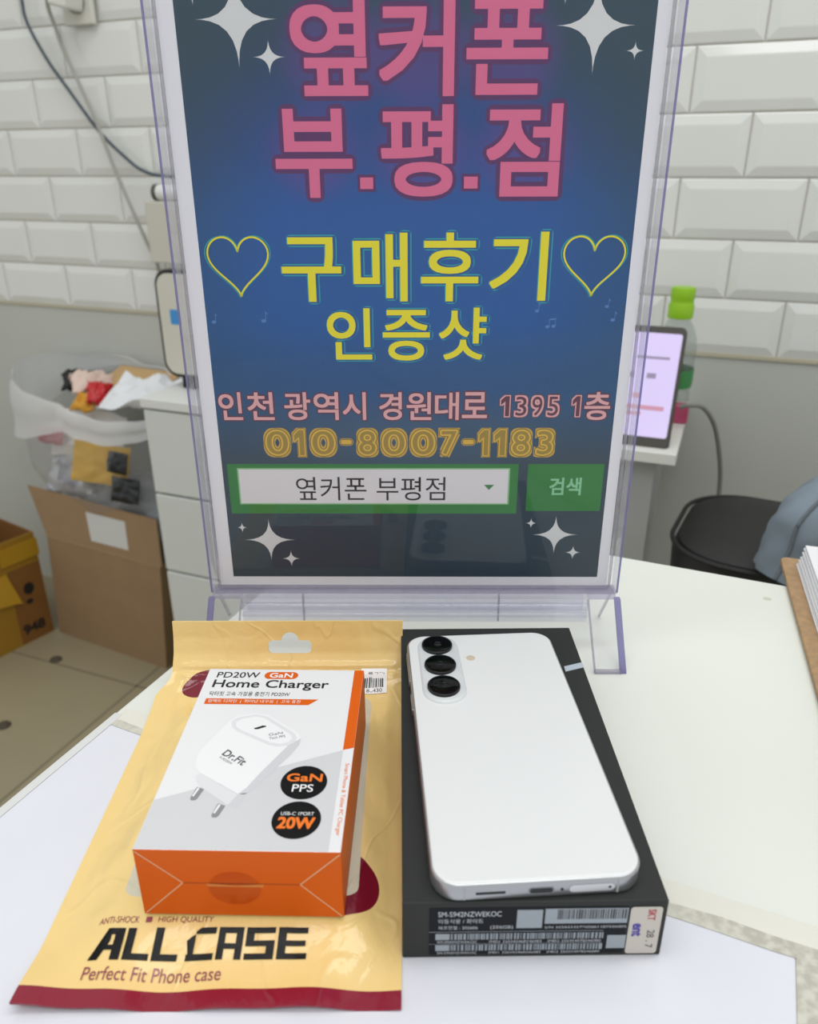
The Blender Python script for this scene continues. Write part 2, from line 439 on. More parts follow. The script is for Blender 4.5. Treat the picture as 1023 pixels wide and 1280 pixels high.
M['lens_core'] = mat('lens_core', '08080C', 0.05, coat=0.6)
for yy in (137.6, 121.2, 104.7):
    mb = MB(); mb.lathe([(7.4, 0), (7.4, 1.2), (7.15, 1.45), (6.75, 1.45), (6.6, 1.3)], 40, (14.4, yy, 8.7), 0, False, False)
    ln = mb.build('camera_lens', M['lens_ring'], phone, smooth=True)
    mb = MB(); mb.lathe([(6.75, 1.35), (6.4, 1.42), (3.2, 1.46)], 40, (14.4, yy, 8.7), 0, False, True)
    mb.build('lens_glass', M['lens_glass'], ln, smooth=True)
    mb = MB(); mb.lathe([(1.9, 1.46), (1.4, 1.62), (0.6, 1.75), (0.1, 1.8)], 24, (14.7, yy-0.4, 8.7), 0, False, True)
    mb.build('lens_core', M['lens_core'], ln, smooth=True)
mb = MB(); mb.lathe([(2.15, 0), (2.1, 0.12), (1.8, 0.2)], 28, (29.7, 128.3, 7.48), 0, False, True)
tag(mb.build('flash', mat('warm_flash', 'CDBFA8', 0.3), phone, smooth=True), 'round cream coloured flash')
def yface(y): return Matrix(((1, 0, 0, 0), (0, 0, -1, y), (0, 1, 0, 0), (0, 0, 0, 1)))
mb = MB(); mb.prism(rrect(31.9, 40.6, 1.9, 4.7, 1.35), 0, 0.12, 0, yface(-0.02))
up = mb.build('charging_port', mat('port_metal', '8A8C90', 0.3, metal=0.8), phone)
mb = MB(); mb.prism(rrect(32.4, 40.1, 2.3, 4.3, 0.98), 0.1, 0.2, 0, yface(-0.02))
mb.build('port_opening', M['black'], up)
mb = MB(); mb.prism(rrect(14.3, 24.3, 2.75, 3.75, 0.48), 0, 0.1, 0, yface(-0.02)); mb.build('speaker_slot', M['black'], phone)
mb = MB(); mb.prism(circ(43.2, 3.3, 0.55, n=16), 0, 0.1, 0, yface(-0.02)); mb.build('microphone_hole', M['black'], phone)
mb = MB(); mb.prism(rrect(45.7, 61.0, 1.7, 4.9, 1.55), 0, 0.06, 0, yface(-0.02))
tr = mb.build('sim_tray', mat('tray_metal', 'D8DADD', 0.3, metal=0.4), phone)
mb = MB(); mb.prism(circ(59.3, 3.3, 0.5, n=16), 0.05, 0.12, 0, yface(-0.02)); mb.build('pin_hole', M['black'], tr)
mb = MB(); mb.prism(rrect(45.55, 61.15, 1.55, 5.05, 1.7), 0, 0.03, 0, yface(-0.02)); mb.build('tray_gap', mat('gap_grey', '8E9094', 0.5), phone)
M['antenna'] = mat('antenna_line', 'A9ABAE', 0.5)
for x in (10.6, 62.0):
    mb = MB(); mb.box(x-0.35, x+0.35, -0.06, 0.4, 0.6, 6.7); mb.build('antenna_band', M['antenna'], phone)
for y0, y1 in ((94.0, 106.0), (115.0, 138.0)):
    mb = MB(); mb.box(-0.55, 0.4, y0, y1, 2.1, 5.2); mb.build('side_button', M['phone_frame'], phone, bevel=0.4)

# ================================================================== YELLOW POUCH
PX0, PY0, PSW = -128.5, 166.0, 125.5
curl = [(166, 0.4), (240, 0.4), (300, 0.4), (318, 2.4), (330, 6.0), (338, 11.0), (343.5, 18.0), (346.5, 26.0), (348.0, 34.5)]
cum = [0]
dense = []
for i in range(len(curl)-1):
    n = 24
    for j in range(n):
        t = j/n; dense.append((curl[i][0]+(curl[i+1][0]-curl[i][0])*t, curl[i][1]+(curl[i+1][1]-curl[i][1])*t))
dense.append(curl[-1])
for _ in range(10):
    dense = [dense[0]]+[((dense[i-1][0]+2*dense[i][0]+dense[i+1][0])/4, (dense[i-1][1]+2*dense[i][1]+dense[i+1][1])/4) for i in range(1, len(dense)-1)]+[dense[-1]]
acc = [0.0]
for i in range(1, len(dense)): acc.append(acc[-1]+math.hypot(dense[i][0]-dense[i-1][0], dense[i][1]-dense[i-1][1]))
PLN = acc[-1]
def path(t):
    t = max(0, min(PLN-1e-6, t))
    lo, hi = 0, len(acc)-1
    while hi-lo > 1:
        m_ = (lo+hi)//2
        if acc[m_] <= t: lo = m_
        else: hi = m_
    f = (t-acc[lo])/(acc[hi]-acc[lo]); a0, a1 = dense[lo], dense[hi]
    d = Vector((a1[0]-a0[0], a1[1]-a0[1])).normalized()
    return a0[0]+(a1[0]-a0[0])*f, a0[1]+(a1[1]-a0[1])*f, d
def sst(x, a, b):
    x = max(0, min(1, (x-a)/(b-a))); return x*x*(3-2*x)
def bulge(s, t):
    e = sst(s, 3, 26)*sst(PSW-s, 3, 20)*sst(t, 6, 34)*sst(PLN-42-t, 0, 26)
    h = 6.6*e
    wr = (noise.noise(Vector((s*0.07, t*0.045, 3)))*1.5+noise.noise(Vector((s*0.2, t*0.1, 8)))*0.55)*(sst(s, 1, 10)*sst(PSW-s, 1, 10))*(1-sst(h, 5.2, 6.4))
    wr *= sst(t, 3, 14)*(0.25+0.75*sst(t, 28, 48))*(0.35+0.65*sst(PLN-20-t, 0, 20))
    zip_ = 0.9*(math.exp(-((t-(PLN-24))/1.3)**2)+math.exp(-((t-(PLN-29))/1.3)**2))*sst(s, 2, 6)*sst(PSW-s, 2, 6)
    return h+0.7+max(-0.4, wr)+zip_
def hem(s, t):
    w = (1-sst(t, 0, 26))
    return w*(1.0+1.1*math.sin(s*0.085+0.6)+0.6*math.sin(s*0.19+2.0)+1.8*(1-sst(s, 0, 24)))
def narrow(t): return 2.6*sst(t, 158, 172)
def pouch_pt(s, t, lift=0.0):
    y, z, d = path(t)
    nr = narrow(t); x = PX0+s+nr*(1-s/PSW)*2.3-nr*(s/PSW)*0.2
    off = bulge(s, t)+lift
    return Vector((x, y-d[1]*off, z+d[0]*off+hem(s, t)))
def pouch_bot(s, t):
    y, z, d = path(t); nr = narrow(t); x = PX0+s+nr*(1-s/PSW)*2.3-nr*(s/PSW)*0.2
    return Vector((x, y, z+hem(s, t)*0.9+0.15))
pouch = thing('case_pouch', 'yellow and maroon plastic phone case pouch lying under the charger carton', 'bag', (PX0, PY0, 0.4))
def PO(v): return (v[0]-PX0, v[1]-PY0, v[2]-0.4)
NS, NT = 110, 170
mb = MB(); top = []; bot = []
for j in range(NT+1):
    for i in range(NS+1):
        top.append(PO(pouch_pt(PSW*i/NS, PLN*j/NT))); bot.append(PO(pouch_bot(PSW*i/NS, PLN*j/NT)))
nv = (NS+1)*(NT+1); fs = []
idx = lambda i, j: j*(NS+1)+i
for j in range(NT):
    for i in range(NS):
        fs.append((idx(i, j), idx(i+1, j), idx(i+1, j+1), idx(i, j+1)))
        fs.append((nv+idx(i, j+1), nv+idx(i+1, j+1), nv+idx(i+1, j), nv+idx(i, j)))
for i in range(NS):
    fs.append((nv+idx(i, 0), nv+idx(i+1, 0), idx(i+1, 0), idx(i, 0))); fs.append((idx(i, NT), idx(i+1, NT), nv+idx(i+1, NT), nv+idx(i, NT)))
for j in range(NT):
    fs.append((idx(0, j), idx(0, j+1), nv+idx(0, j+1), nv+idx(0, j))); fs.append((nv+idx(NS, j), nv+idx(NS, j+1), idx(NS, j+1), idx(NS, j)))
mb.add(top+bot, fs)
pm = bpy.data.materials.new('printed_pouch_film'); pm.use_nodes = True
k = N(pm); b_ = pm.node_tree.nodes['Principled BSDF']
uvn = pm.node_tree.nodes.new('ShaderNodeUVMap'); uvn.uv_map = 'film'
sx = pm.node_tree.nodes.new('ShaderNodeSeparateXYZ'); pm.node_tree.links.new(uvn.outputs[0], sx.inputs[0])
U = k.m('MULTIPLY', sx.outputs[0], PSW); V = k.m('MULTIPLY', sx.outputs[1], PLN)
def ell(cx, cy, rx, ry):
    return k.m('LESS_THAN', k.m('ADD', k.m('POWER', k.m('DIVIDE', k.m('SUBTRACT', U, cx), rx), 2.0), k.m('POWER', k.m('DIVIDE', k.m('SUBTRACT', V, cy), ry), 2.0)), 1.0)
def rrmask(x0, x1, y0, y1, r):
    dx = k.m('MAXIMUM', k.m('SUBTRACT', k.m('ABSOLUTE', k.m('SUBTRACT', U, (x0+x1)/2)), (x1-x0)/2-r), 0.0)
    dy = k.m('MAXIMUM', k.m('SUBTRACT', k.m('ABSOLUTE', k.m('SUBTRACT', V, (y0+y1)/2)), (y1-y0)/2-r), 0.0)
    return k.m('LESS_THAN', k.m('SQRT', k.m('ADD', k.m('MULTIPLY', dx, dx), k.m('MULTIPLY', dy, dy))), r)
yel = lin('F0D18A'); mar = lin('7A1228')
c_ = k.mix(k.m('LESS_THAN', V, 6.4), yel, lin('8A1830'))
c_ = k.mix(ell(102.5, 43.5, 14.5, 14.0), c_, mar)
c_ = k.mix(ell(21, 166, 10.5, 8.0), c_, mar)
c_ = k.mix(rrmask(24, 109.5, 37.5, 158, 5), c_, lin('D3CBB4'))
pm.node_tree.links.new(c_, b_.inputs['Base Color'])
b_.inputs['Roughness'].default_value = 0.3; b_.inputs['Coat Weight'].default_value = 0.5; b_.inputs['Coat Roughness'].default_value = 0.04; b_.inputs['Specular IOR Level'].default_value = 0.25
tcn = pm.node_tree.nodes.new('ShaderNodeTexCoord')
mp = pm.node_tree.nodes.new('ShaderNodeMapping'); mp.inputs['Scale'].default_value = (1, 0.5, 1)
pm.node_tree.links.new(tcn.outputs['Object'], mp.inputs[0])
nz = pm.node_tree.nodes.new('ShaderNodeTexNoise'); nz.inputs['Scale'].default_value = 55; nz.inputs['Detail'].default_value = 5; nz.inputs['Distortion'].default_value = 1.2
pm.node_tree.links.new(mp.outputs[0], nz.inputs['Vector'])
bp = pm.node_tree.nodes.new('ShaderNodeBump'); bp.inputs['Strength'].default_value = 0.32; bp.inputs['Distance'].default_value = 0.002
nr_ = pm.node_tree.nodes.new('ShaderNodeTexNoise'); nr_.inputs['Scale'].default_value = 26; nr_.inputs['Detail'].default_value = 1.5; nr_.inputs['Distortion'].default_value = 0.6
pm.node_tree.links.new(mp.outputs[0], nr_.inputs['Vector'])
ridge = k.m('SUBTRACT', 1.0, k.smooth(k.m('ABSOLUTE', k.m('SUBTRACT', nr_.outputs['Fac'], 0.5)), 0.0, 0.022))
hgt = k.m('ADD', nz.outputs['Fac'], k.m('MULTIPLY', ridge, 0.38))
pm.node_tree.links.new(hgt, bp.inputs['Height'])
pm.node_tree.links.new(bp.outputs[0], b_.inputs['Normal']); pm.node_tree.links.new(bp.outputs[0], b_.inputs['Coat Normal'])
# euro hanger slot cut through the header
hole = k.m('MAXIMUM', rrmask(52.0, 75.5, PLN-17.5, PLN-10.5, 2.5), ell(63.8, PLN-10.5, 4.6, 4.4))
pm.node_tree.links.new(k.m('SUBTRACT', 1.0, hole), b_.inputs['Alpha'])
film = mb.build('printed_film', pm, pouch, smooth=True)
uvl = film.data.uv_layers.new(name='film')
for lp in film.data.loops:
    i = lp.vertex_index % nv; uvl.data[lp.index].uv = ((i % (NS+1))/NS, (i//(NS+1))/NT)
PF = lambda x, y: PO(pouch_pt(x-PX0, y-PY0, 0.3))
def blocks(mb, quads, fn):
    for q in quads:
        mb.add([fn(*p) for p in q], [tuple(range(len(q)))]); mb.flip_ok = False
# block capitals on the pouch: strokes on a 5 x 7 grid
CAP = {'A': [[(0, 0), (1.5, 0), (2.9, 4.2), (2.9, 7), (2.2, 7)], [(2.9, 7), (2.9, 5.6), (3.5, 5.6), (3.5, 0), (5, 0), (5, 7)], [(2.2, 2.2), (3.5, 2.2), (3.5, 3.3), (2.6, 3.3)]],
       'L': [[(0, 0), (1.6, 0), (1.6, 7), (0, 7)], [(1.6, 0), (5, 0), (5, 1.4), (1.6, 1.4)]],
       'C': [[(0.9, 0), (1.6, 0), (1.6, 5.6), (0.9, 5.0), (0.2, 4.2)], [(1.6, 5.6), (5, 5.6), (5, 7), (2.4, 7), (1.6, 6.2)], [(0.4, 0), (5, 0), (5, 1.4), (0.4, 1.4)]],
       'R': [[(0, 0), (1.4, 0), (1.4, 7), (0, 7)], [(1.4, 5.7), (5, 5.7), (5, 7), (1.4, 7)], [(3.6, 0), (5, 0), (5, 5.7), (3.6, 5.7)], [(1.4, 2.3), (3.6, 2.3), (3.6, 3.5), (1.4, 3.5)]],
       'S': [[(0, 5.7), (5, 5.7), (5, 7), (0, 7)], [(0, 2.9), (1.4, 2.9), (1.4, 5.7), (0, 5.7)], [(1.4, 2.9), (5, 2.9), (5, 4.1), (1.4, 4.1)], [(3.6, 1.3), (5, 1.3), (5, 2.9), (3.6, 2.9)], [(0, 0), (5, 0), (5, 1.3), (0, 1.3)]],
       'E': [[(0, 0), (1.4, 0), (1.4, 7), (0, 7)], [(1.4, 5.7), (5, 5.7), (5, 7), (1.4, 7)], [(1.4, 2.9), (4.7, 2.9), (4.7, 4.1), (1.4, 4.1)], [(1.4, 0), (5, 0), (5, 1.3), (1.4, 1.3)]]}
mb = MB(); x = -109.8; lw = (10.6, 10.2, 10.6, 10.6, 10.4, 10.4, 10.4)
xs = [-109.8, -98.2, -88.4, -77.6, -66.4, -56.8, -45.7]
for i, (ch, x0) in enumerate(zip('ALLCRSE', xs)):
    w = (10.6, 8.8, 8.8, 10.2, 8.6, 10.0, 10.2)[i]
    for q in CAP[ch]:
        # split each stroke finely so it follows the film
        pts = [(x0+p[0]/5*w, 181.7+p[1]/7*10.0) for p in q]
        n = len(pts); cx = sum(p[0] for p in pts)/n; cy = sum(p[1] for p in pts)/n
        ring = []
        for a_ in range(n):
            p0, p1 = pts[a_], pts[(a_+1) % n]
            for t in range(6): ring.append((p0[0]+(p1[0]-p0[0])*t/6, p0[1]+(p1[1]-p0[1])*t/6))
        if ch == 'A' and len(q) == 6 or ch == 'C' and len(q) > 4:
            mb.add([PF(*p) for p in pts], [tuple(range(n))]); mb.flip_ok = False
        else:
            mb.add([PF(cx, cy)]+[PF(*p) for p in ring], [(0, 1+a_, 1+(a_+1) % len(ring)) for a_ in range(len(ring))]); mb.flip_ok = False
mb.build('pouch_title', mat('black_film_ink', '060607', 0.3, spec=0.2), pouch)
mb = MB()
M['maroon_ink'] = mat('maroon_ink', '8E3A4A', 0.3, coat=0.4)
put_text(mb, 'ANTI-SHOCK', (-109.5, -95.4, 193.4, 195.6), PF, 0.0); put_text(mb, 'HIGH QUALITY', (-88.6, -69.2, 193.2, 195.4), PF, 0.0)
put_text(mb, 'Perfect Fit Phone case', (-109.8, -63.4, 175.2, 179.6), PF, 0.0)
blocks(mb, [[(-93.0, 193.5), (-90.9, 193.5), (-90.9, 195.3), (-93.0, 195.3)]], PF)
mb.build('pouch_lettering', M['maroon_ink'], pouch)
# white barcode sticker at the upper right of the film
mb = MB()
def quad_on(mb, x0, x1, y0, y1, lift, mi, n=4):
    for i in range(n):
        for j in range(n):
            xa, xb = x0+(x1-x0)*i/n, x0+(x1-x0)*(i+1)/n; ya, yb = y0+(y1-y0)*j/n, y0+(y1-y0)*(j+1)/n
            mb.add([PO(pouch_pt(p-PX0, q-PY0, lift)) for p, q in ((xa, ya), (xb, ya), (xb, yb), (xa, yb))], [(0, 1, 2, 3)], mi)
    mb.flip_ok = False
quad_on(mb, -25.5, -11.5, 326, 340.5, 0.35, 0)
x = -23.5
while x < -13.6:
    w = random.uniform(0.3, 0.8); quad_on(mb, x, x+w, 329.5, 335.5, 0.5, 1, 1); x += w+random.uniform(0.3, 0.7)
put_text(mb, '86430', (-22, -14, 326.8, 328.8), lambda a, b: PO(pouch_pt(a-PX0, b-PY0, 0.5)), 0, mi=1)
put_text(mb, '갤럭시', (-22, -13.0, 336.8, 339.6), lambda a, b: PO(pouch_pt(a-PX0, b-PY0, 0.5)), 0, mi=1)
mb.build('barcode_sticker', [M['white'], M['black_ink']], pouch)

# ================================================================== CHARGER CARTON
BW, BL, BH = 70.65, 103.6, 30.8
chg = thing('charger_carton', 'white and orange charger carton lying on the yellow pouch', 'box', (-93.8, 195.6, 8.6), -0.024)
M['card_white'] = mat('gloss_white_card', 'E9E9EA', 0.3, coat=0.2)
M['card_orange'] = mat('gloss_orange_card', 'DC6009', 0.45, spec=0.3)
M['card_grey'] = mat('pale_grey_print', 'D2D3D5', 0.3, coat=0.2)
mb = MB(); mb.box(0, BW, 0, BL, 0, BH, 0)
for i in range(len(mb.f)): mb.mi[i] = [0, 0, 1, 1, 1, 0][i]
mb.build('carton_shell', [M['card_white'], M['card_orange']], chg, bevel=0.4)
mb = MB(); z = BH+0.03
mb.poly([(0.3, 22.4), (66.4, 50.2), (66.4, 0.3), (0.3, 0.3)], z)
mb.flip_ok = False
mb.build('grey_print', M['card_grey'], chg)
mb = MB(); z = BH+0.05
mb.poly([(66.3, 50.2), (70.5, 51.6), (70.5, BL-0.3), (66.3, BL-0.3)], z)
mb.poly([(3.9, 77.9), (48.6, 77.9), (52.6, 81.8), (3.9, 81.8)], z)
mb.poly(rrect(26.0, 41.2, 96.2, 101.5, 2.6), z)
mb.flip_ok = False
mb.build('orange_print', M['card_orange'], chg)
mb = MB(); z = BH+0.06
mb.poly(circ(53.5, 32.3, 8.7, n=40), z); mb.poly(circ(53.5, 14.0, 8.7, n=40), z); mb.flip_ok = False
mb.build('round_badge', mat('badge_black', '080808', 0.5, spec=0.25), chg)
T = flat(BH+0.1)
mb = MB()
put_text(mb, 'PD20W', (4.6, 23.8, 96.8, 101.0), T, 0.005); put_text(mb, 'Home Charger', (4.3, 55.8, 87.9, 95.3), T, 0.012)
put_text(mb, '닥터핏 고속 가정용 충전기 PD20W', (4.5, 39.6, 83.6, 86.7), T, 0.0)
mb.build('black_lettering', M['black_ink'], chg)
mb = MB()
put_text(mb, 'GaN', (28.4, 38.8, 97.1, 100.6), T, 0.018); mb.build('pill_lettering', M['white'], chg)
mb = MB(); put_text(mb, '컴팩트 디자인  |  뛰어난 내구성  |  고속 충전', (5.2, 45.0, 78.7, 81.1), T)
mb.build('strip_lettering', M['white'], chg)
mb = MB(); put_text(mb, 'PPS', (49.6, 57.4, 27.4, 31.2), T, 0.005); mb.build('badge_lettering', M['white'], chg)
mb = MB(); put_text(mb, 'USB-C 1PORT', (47.6, 59.4, 16.0, 17.6), T)
mb.build('badge_lettering', M['white'], chg)
mb = MB()
put_text(mb, 'GaN', (46.8, 60.2, 32.6, 36.8), T, 0.024); put_text(mb, '20W', (47.0, 60.2, 9.8, 15.2), T, 0.028)
put_text(mb, 'Smart Phone & Tablet PC Charger', (0, 35.6, 0, 2.0), lambda a, b: (67.6+b, 42.6-a, BH+0.1), 0.0)
mb.build('orange_lettering', mat('orange_ink', 'EF7A22', 0.4), chg)
# printed picture of the charger
ill = MB(); z = BH+0.08
body = [(17.8, 67.3), (19.6, 69.6), (22.5, 71.0), (27.3, 71.9), (32.7, 71.1), (44.7, 61.8), (47.6, 59.4), (48.8, 56.8), (48.6, 52.9), (46.1, 47.0), (35.2, 28.1), (33.8, 26.4), (32.4, 25.8), (30.2, 25.9), (13.4, 36.4), (11.4, 38.6), (10.2, 42.0), (9.8, 46.4), (10.6, 50.0)]
ill.poly(body, z, 0)
ill.poly([(30.2, 25.9), (33.8, 26.4), (35.2, 28.1), (46.1, 47.0), (48.6, 52.9), (48.8, 56.8), (44.2, 52.2), (36.2, 37.0), (32.6, 29.0)], z+0.01, 1)
ill.poly([(18.5, 66.4), (19.6, 68.2), (21.8, 69.6), (27.6, 71.2), (31.0, 70.6), (33.6, 69.4), (45.8, 59.6), (47.2, 57.0), (46.4, 54.0), (44.2, 52.4), (40.0, 51.6), (36.2, 52.6), (22.6, 60.2), (19.6, 62.9)], z+0.02, 2)
ill.poly([(20.4, 66.2), (22.6, 68.4), (27.8, 69.9), (31.6, 69.0), (44.2, 58.8), (45.2, 56.6), (44.2, 54.4), (41.0, 53.2), (36.8, 54.0), (23.4, 61.4), (21.0, 63.6)], z+0.03, 0)
ill.poly([(28.5, 62.4), (29.2, 61.8), (30.4, 61.9), (33.5, 63.5), (33.2, 64.1), (31.9, 64.2)], z+0.04, 3)
ill.poly([(12.3, 35.0), (13.4, 36.0), (30.2, 25.7), (33.4, 26.8), (32.4, 21.0), (31.4, 19.4), (27.7, 20.4), (15.0, 29.6), (13.0, 32.4)], z-0.01, 2)
ill.poly([(27.7, 20.4), (31.4, 19.4), (32.4, 21.0), (33.4, 26.8), (30.2, 25.7)], z+0.0, 1)
for dx, dy in ((0, 0), (9.8, -8.0)):
    ill.poly([(13.2+dx, 23.5+dy), (13.8+dx, 22.4+dy), (15.2+dx, 22.4+dy), (15.9+dx, 23.2+dy), (17.2+dx, 28.0+dy), (14.2+dx, 29.2+dy)], z-0.02, 4)
    ill.poly([(13.6+dx, 24.6+dy), (14.3+dx, 24.3+dy), (15.4+dx, 28.4+dy), (14.6+dx, 28.8+dy)], z, 0)
ill.flip_ok = False
ill.build('charger_picture', [mat('picture_white', 'EFEFF0', 0.35), mat('picture_grey', 'CFD0D3', 0.35), mat('picture_light_grey', 'DFE0E2', 0.35), M['black_ink'], mat('picture_pin_grey', '8D8E92', 0.35)], chg)
def slant(x0, y0, ang, z_):
    c, s_ = math.cos(ang), math.sin(ang); return lambda a, b: (x0+a*c-b*s_, y0+a*s_+b*c, z_)
mb = MB()
put_text(mb, 'Dr.Fit', (0, 11.2, 0, 3.6), slant(19.0, 46.6, math.radians(-33), BH+0.13), 0.018)
put_text(mb, 'F-PD20W', (0, 6.6, 0, 1.2), slant(18.6, 44.6, math.radians(-33), BH+0.13))
put_text(mb, 'GaN', (0, 5.6, 0, 1.5), slant(35.6, 57.8, math.radians(14), BH+0.15)); put_text(mb, 'Tech PPS', (0, 6.4, 0, 1.5), slant(36.2, 55.6, math.radians(14), BH+0.15))
mb.build('picture_lettering', mat('grey_ink', '5C5D60', 0.4), chg)
M['score'] = mat('score_white', 'E6B48E', 0.5)
# folded end flap: pale score lines and a clear seal
mb = MB()
def fl(p, q, w=0.22, y=-0.06):
    d = Vector((q[0]-p[0], q[1]-p[1])).normalized(); n = Vector((-d.y, d.x))*w
    mb.add([(p[0]-n.x, y, p[1]-n.y), (q[0]-n.x, y, q[1]-n.y), (q[0]+n.x, y, q[1]+n.y), (p[0]+n.x, y, p[1]+n.y)], [(0, 1, 2, 3)])
for p, q in (((0.5, BH-0.9), (15.5, 15.6)), ((0.9, 0.8), (15.5, 15.6)), ((BW-0.4, BH-1), (56.1, 15.6)), ((BW-0.6, 0.6), (56.1, 15.6))):
    mb = MB(); fl(p, q); mb.flip_ok = False; mb.build('score_line', M['score'], chg)
mb = MB(); mb.box(15.5, 56.1, -0.08, 0.1, 15.3, 15.75); mb.build('flap_edge', mat('dark_orange_card', 'A94A0C', 0.5), chg)
mb = MB(); mb.prism(circ(33.3, 13.4, 9.2, 7.8, 40), 0, 0.08, 0, yface(-0.1))
mb.build('clear_seal', clear_mat('seal_film', 'FAF4EE', 1.35, 0.15), chg)
mb = MB(); mb.prism([(24, 14.2), (43.4, 14.2), (43.6, 15.6), (34, 14.9), (23.8, 15.6)], 0.09, 0.13, 0, yface(-0.1))
mb.build('seal_fold', mat('seal_crease', 'D9803F', 0.25), chg)

# ================================================================== SIGN HOLDER + POSTER
SG = Vector((-96.86, 381.07, 0)); SZ = 42.75
SRZ = -0.01
M['acrylic'] = clear_mat('clear_acrylic', 'FEFEFF', 1.43, 0.012)
M['acrylic_edge'] = clear_mat('lavender_acrylic_edge', 'C6C3E0', 1.45, 0.06, haze=0.42, hazecol='B4B0D6')
M['acrylic_bar'] = clear_mat('pale_lavender_acrylic', 'F4F3F9', 1.5, 0.06, haze=0.22, hazecol='EEEDF6')
M['acrylic_rail'] = clear_mat('cloudy_acrylic', 'F8F8FC', 1.6, 0.06, haze=0.12, hazecol='F0F0FA')
holder = thing('sign_holder', 'clear acrylic stand holding the blue poster at the back of the table', 'sign stand', (SG.x, SG.y, 0.2), SRZ)
HZ = SZ-0.2
A0, A1, B0, B1 = -11.6, 210.6, -7.2, 300.0
mb = MB(); mb.box(A0+1, A1-1, -4.2, -2.2, HZ+B0, HZ+B1); mb.build('front_panel', M['acrylic'], holder)
mb = MB(); mb.box(A0+1, A1-1, 1.8, 3.8, HZ+B0, HZ+B1); mb.build('back_panel', M['acrylic'], holder)
for x0, x1, e0, e1 in ((A0-0.2, A0+0.8, A0-0.5, A0+0.5), (A1-0.8, A1+0.2, A1-0.5, A1+0.5)):
    mb = MB(); mb.box(x0, x1, -3.9, 4.6, HZ+B0, HZ+B1+1); sd_ = mb.build('side_wall', M['acrylic_rail'], holder)
    mb = MB(); mb.box(e0, e1, -5.0, -4.0, HZ+B0, HZ+B1+1); mb.build('lavender_edge', M['acrylic_edge'], sd_, bevel=0.25)
M['acrylic_line'] = clear_mat('acrylic_inner_edge', 'E4E2EA', 1.5, 0.1, haze=0.25, hazecol='DAD7DE')
for x0, x1 in ((-8.4, -7.7), (206.5, 207.2)):
    mb = MB(); mb.box(x0, x1, -2.1, 1.7, HZ-5.6, HZ+B1); mb.build('inner_rib', M['acrylic_line'], holder)
mb = MB(); mb.box(A0, A1, -5.0, 4.6, HZ+B0-0.8, HZ+B0); mb.build('bottom_edge', M['acrylic_line'], holder, bevel=0.3)
mb = MB(); mb.box(-7.7, 206.5, -2.1, 1.7, HZ-6.6, HZ-5.9); mb.build('inner_rib', M['acrylic_line'], holder)
# cross bar: clear channel with two rolled rails
mb = MB(); mb.box(A0+0.6, A1-0.6, -5.6, 5.4, HZ-11.4, HZ-8.1); mb.build('cross_bar', M['acrylic_bar'], holder, bevel=0.8)
mb = MB(); mb.box(4.4, 195.2, -6.4, -4.6, HZ-25.2, HZ-11.5); mb.build('bar_apron', M['acrylic_rail'], holder, bevel=0.6)
mb = MB(); mb.box(4.4, 195.2, 4.4, 6.2, HZ-25.2, HZ-11.5); mb.build('bar_apron', M['acrylic_rail'], holder, bevel=0.6)
for zz, r in ((-15.0, 2.2), (-20.2, 1.6)):
    mb = MB(); mb.tube([(4.6, -6.6, HZ+zz), (195.0, -6.6, HZ+zz)], r, 16); mb.build('rail', M['acrylic_rail'], holder, smooth=True)
for xx in (38.6, 146.0):
    mb = MB(); mb.box(xx-0.5, xx+0.5, -7.6, -4.6, HZ-24, HZ-8); mb.build('bar_stop', M['acrylic_line'], holder, bevel=0.3)
def leg(side):
    lg = None
    xin, xo_t, xo_b = (4.6, A0+0.4, A0-0.6) if side < 0 else (195.0, A1-0.4, A1+0.4)
    xin_b = xin+(-1.5 if side < 0 else 1.5)
    zt = HZ-11.0
    def plate(ysign):
        yt, yb = ysign*5.6, ysign*30.0
        m_ = MB(); th = 2.0*ysign
        vs = [(xin, yt, zt), (xo_t, yt, zt), (xo_b, yb, 0), (xin_b, yb, 0)]
        vs2 = [(x, y-th, z_) for x, y, z_ in vs]
        m_.add(vs+vs2, [(0, 1, 2, 3), (7, 6, 5, 4), (0, 4, 5, 1), (1, 5, 6, 2), (2, 6, 7, 3), (3, 7, 4, 0)])
        return m_
    lg = plate(-1).build('leg', M['acrylic'], holder, bevel=0.3)
    plate(1).build('rear_plate', M['acrylic'], lg, bevel=0.3)
    def strip(ysign, t0, t1):
        m_ = MB(); yt, yb = ysign*5.6, ysign*30.0
        sd = 1 if side > 0 else -1
        vs = [(xo_t-sd*t0, yt-0.2*-ysign, zt+0.4), (xo_t+sd*t1, yt+0.2*ysign, zt+0.4), (xo_b+sd*t1, yb+0.2*ysign, 0), (xo_b-sd*t0, yb+0.2*ysign, 0)]
        vs2 = [(x, y-ysign*2.6, z_) for x, y, z_ in vs]
        m_.add(vs+vs2, [(0, 1, 2, 3), (7, 6, 5, 4), (0, 4, 5, 1), (1, 5, 6, 2), (2, 6, 7, 3), (3, 7, 4, 0)])
        return m_
    strip(-1, 0.8, 2.6).build('edge_strip', M['acrylic_edge'], lg, bevel=0.3)
    strip(1, 0.2, 0.8).build('edge_strip', M['acrylic_line'], lg, bevel=0.3)
    m_ = MB(); a_, b_2 = min(xin_b, xo_b), max(xin_b, xo_b); m_.box(a_, b_2, -30.6, -27.8, 0, 1.6); m_.build('foot_edge', M['acrylic_line'], lg, bevel=0.3)
    m_ = MB(); m_.tube([(xin, -5.8, zt), (xin_b, -30.2, 0.8)], 0.6, 8); m_.build('inner_edge', M['acrylic_line'], lg)
    m_ = MB(); m_.box(min(xin, xo_t), max(xin, xo_t), -5.4, 5.4, zt-0.2, zt+2.8); m_.build('leg_cap', M['acrylic_rail'], lg, bevel=0.6)
    return lg
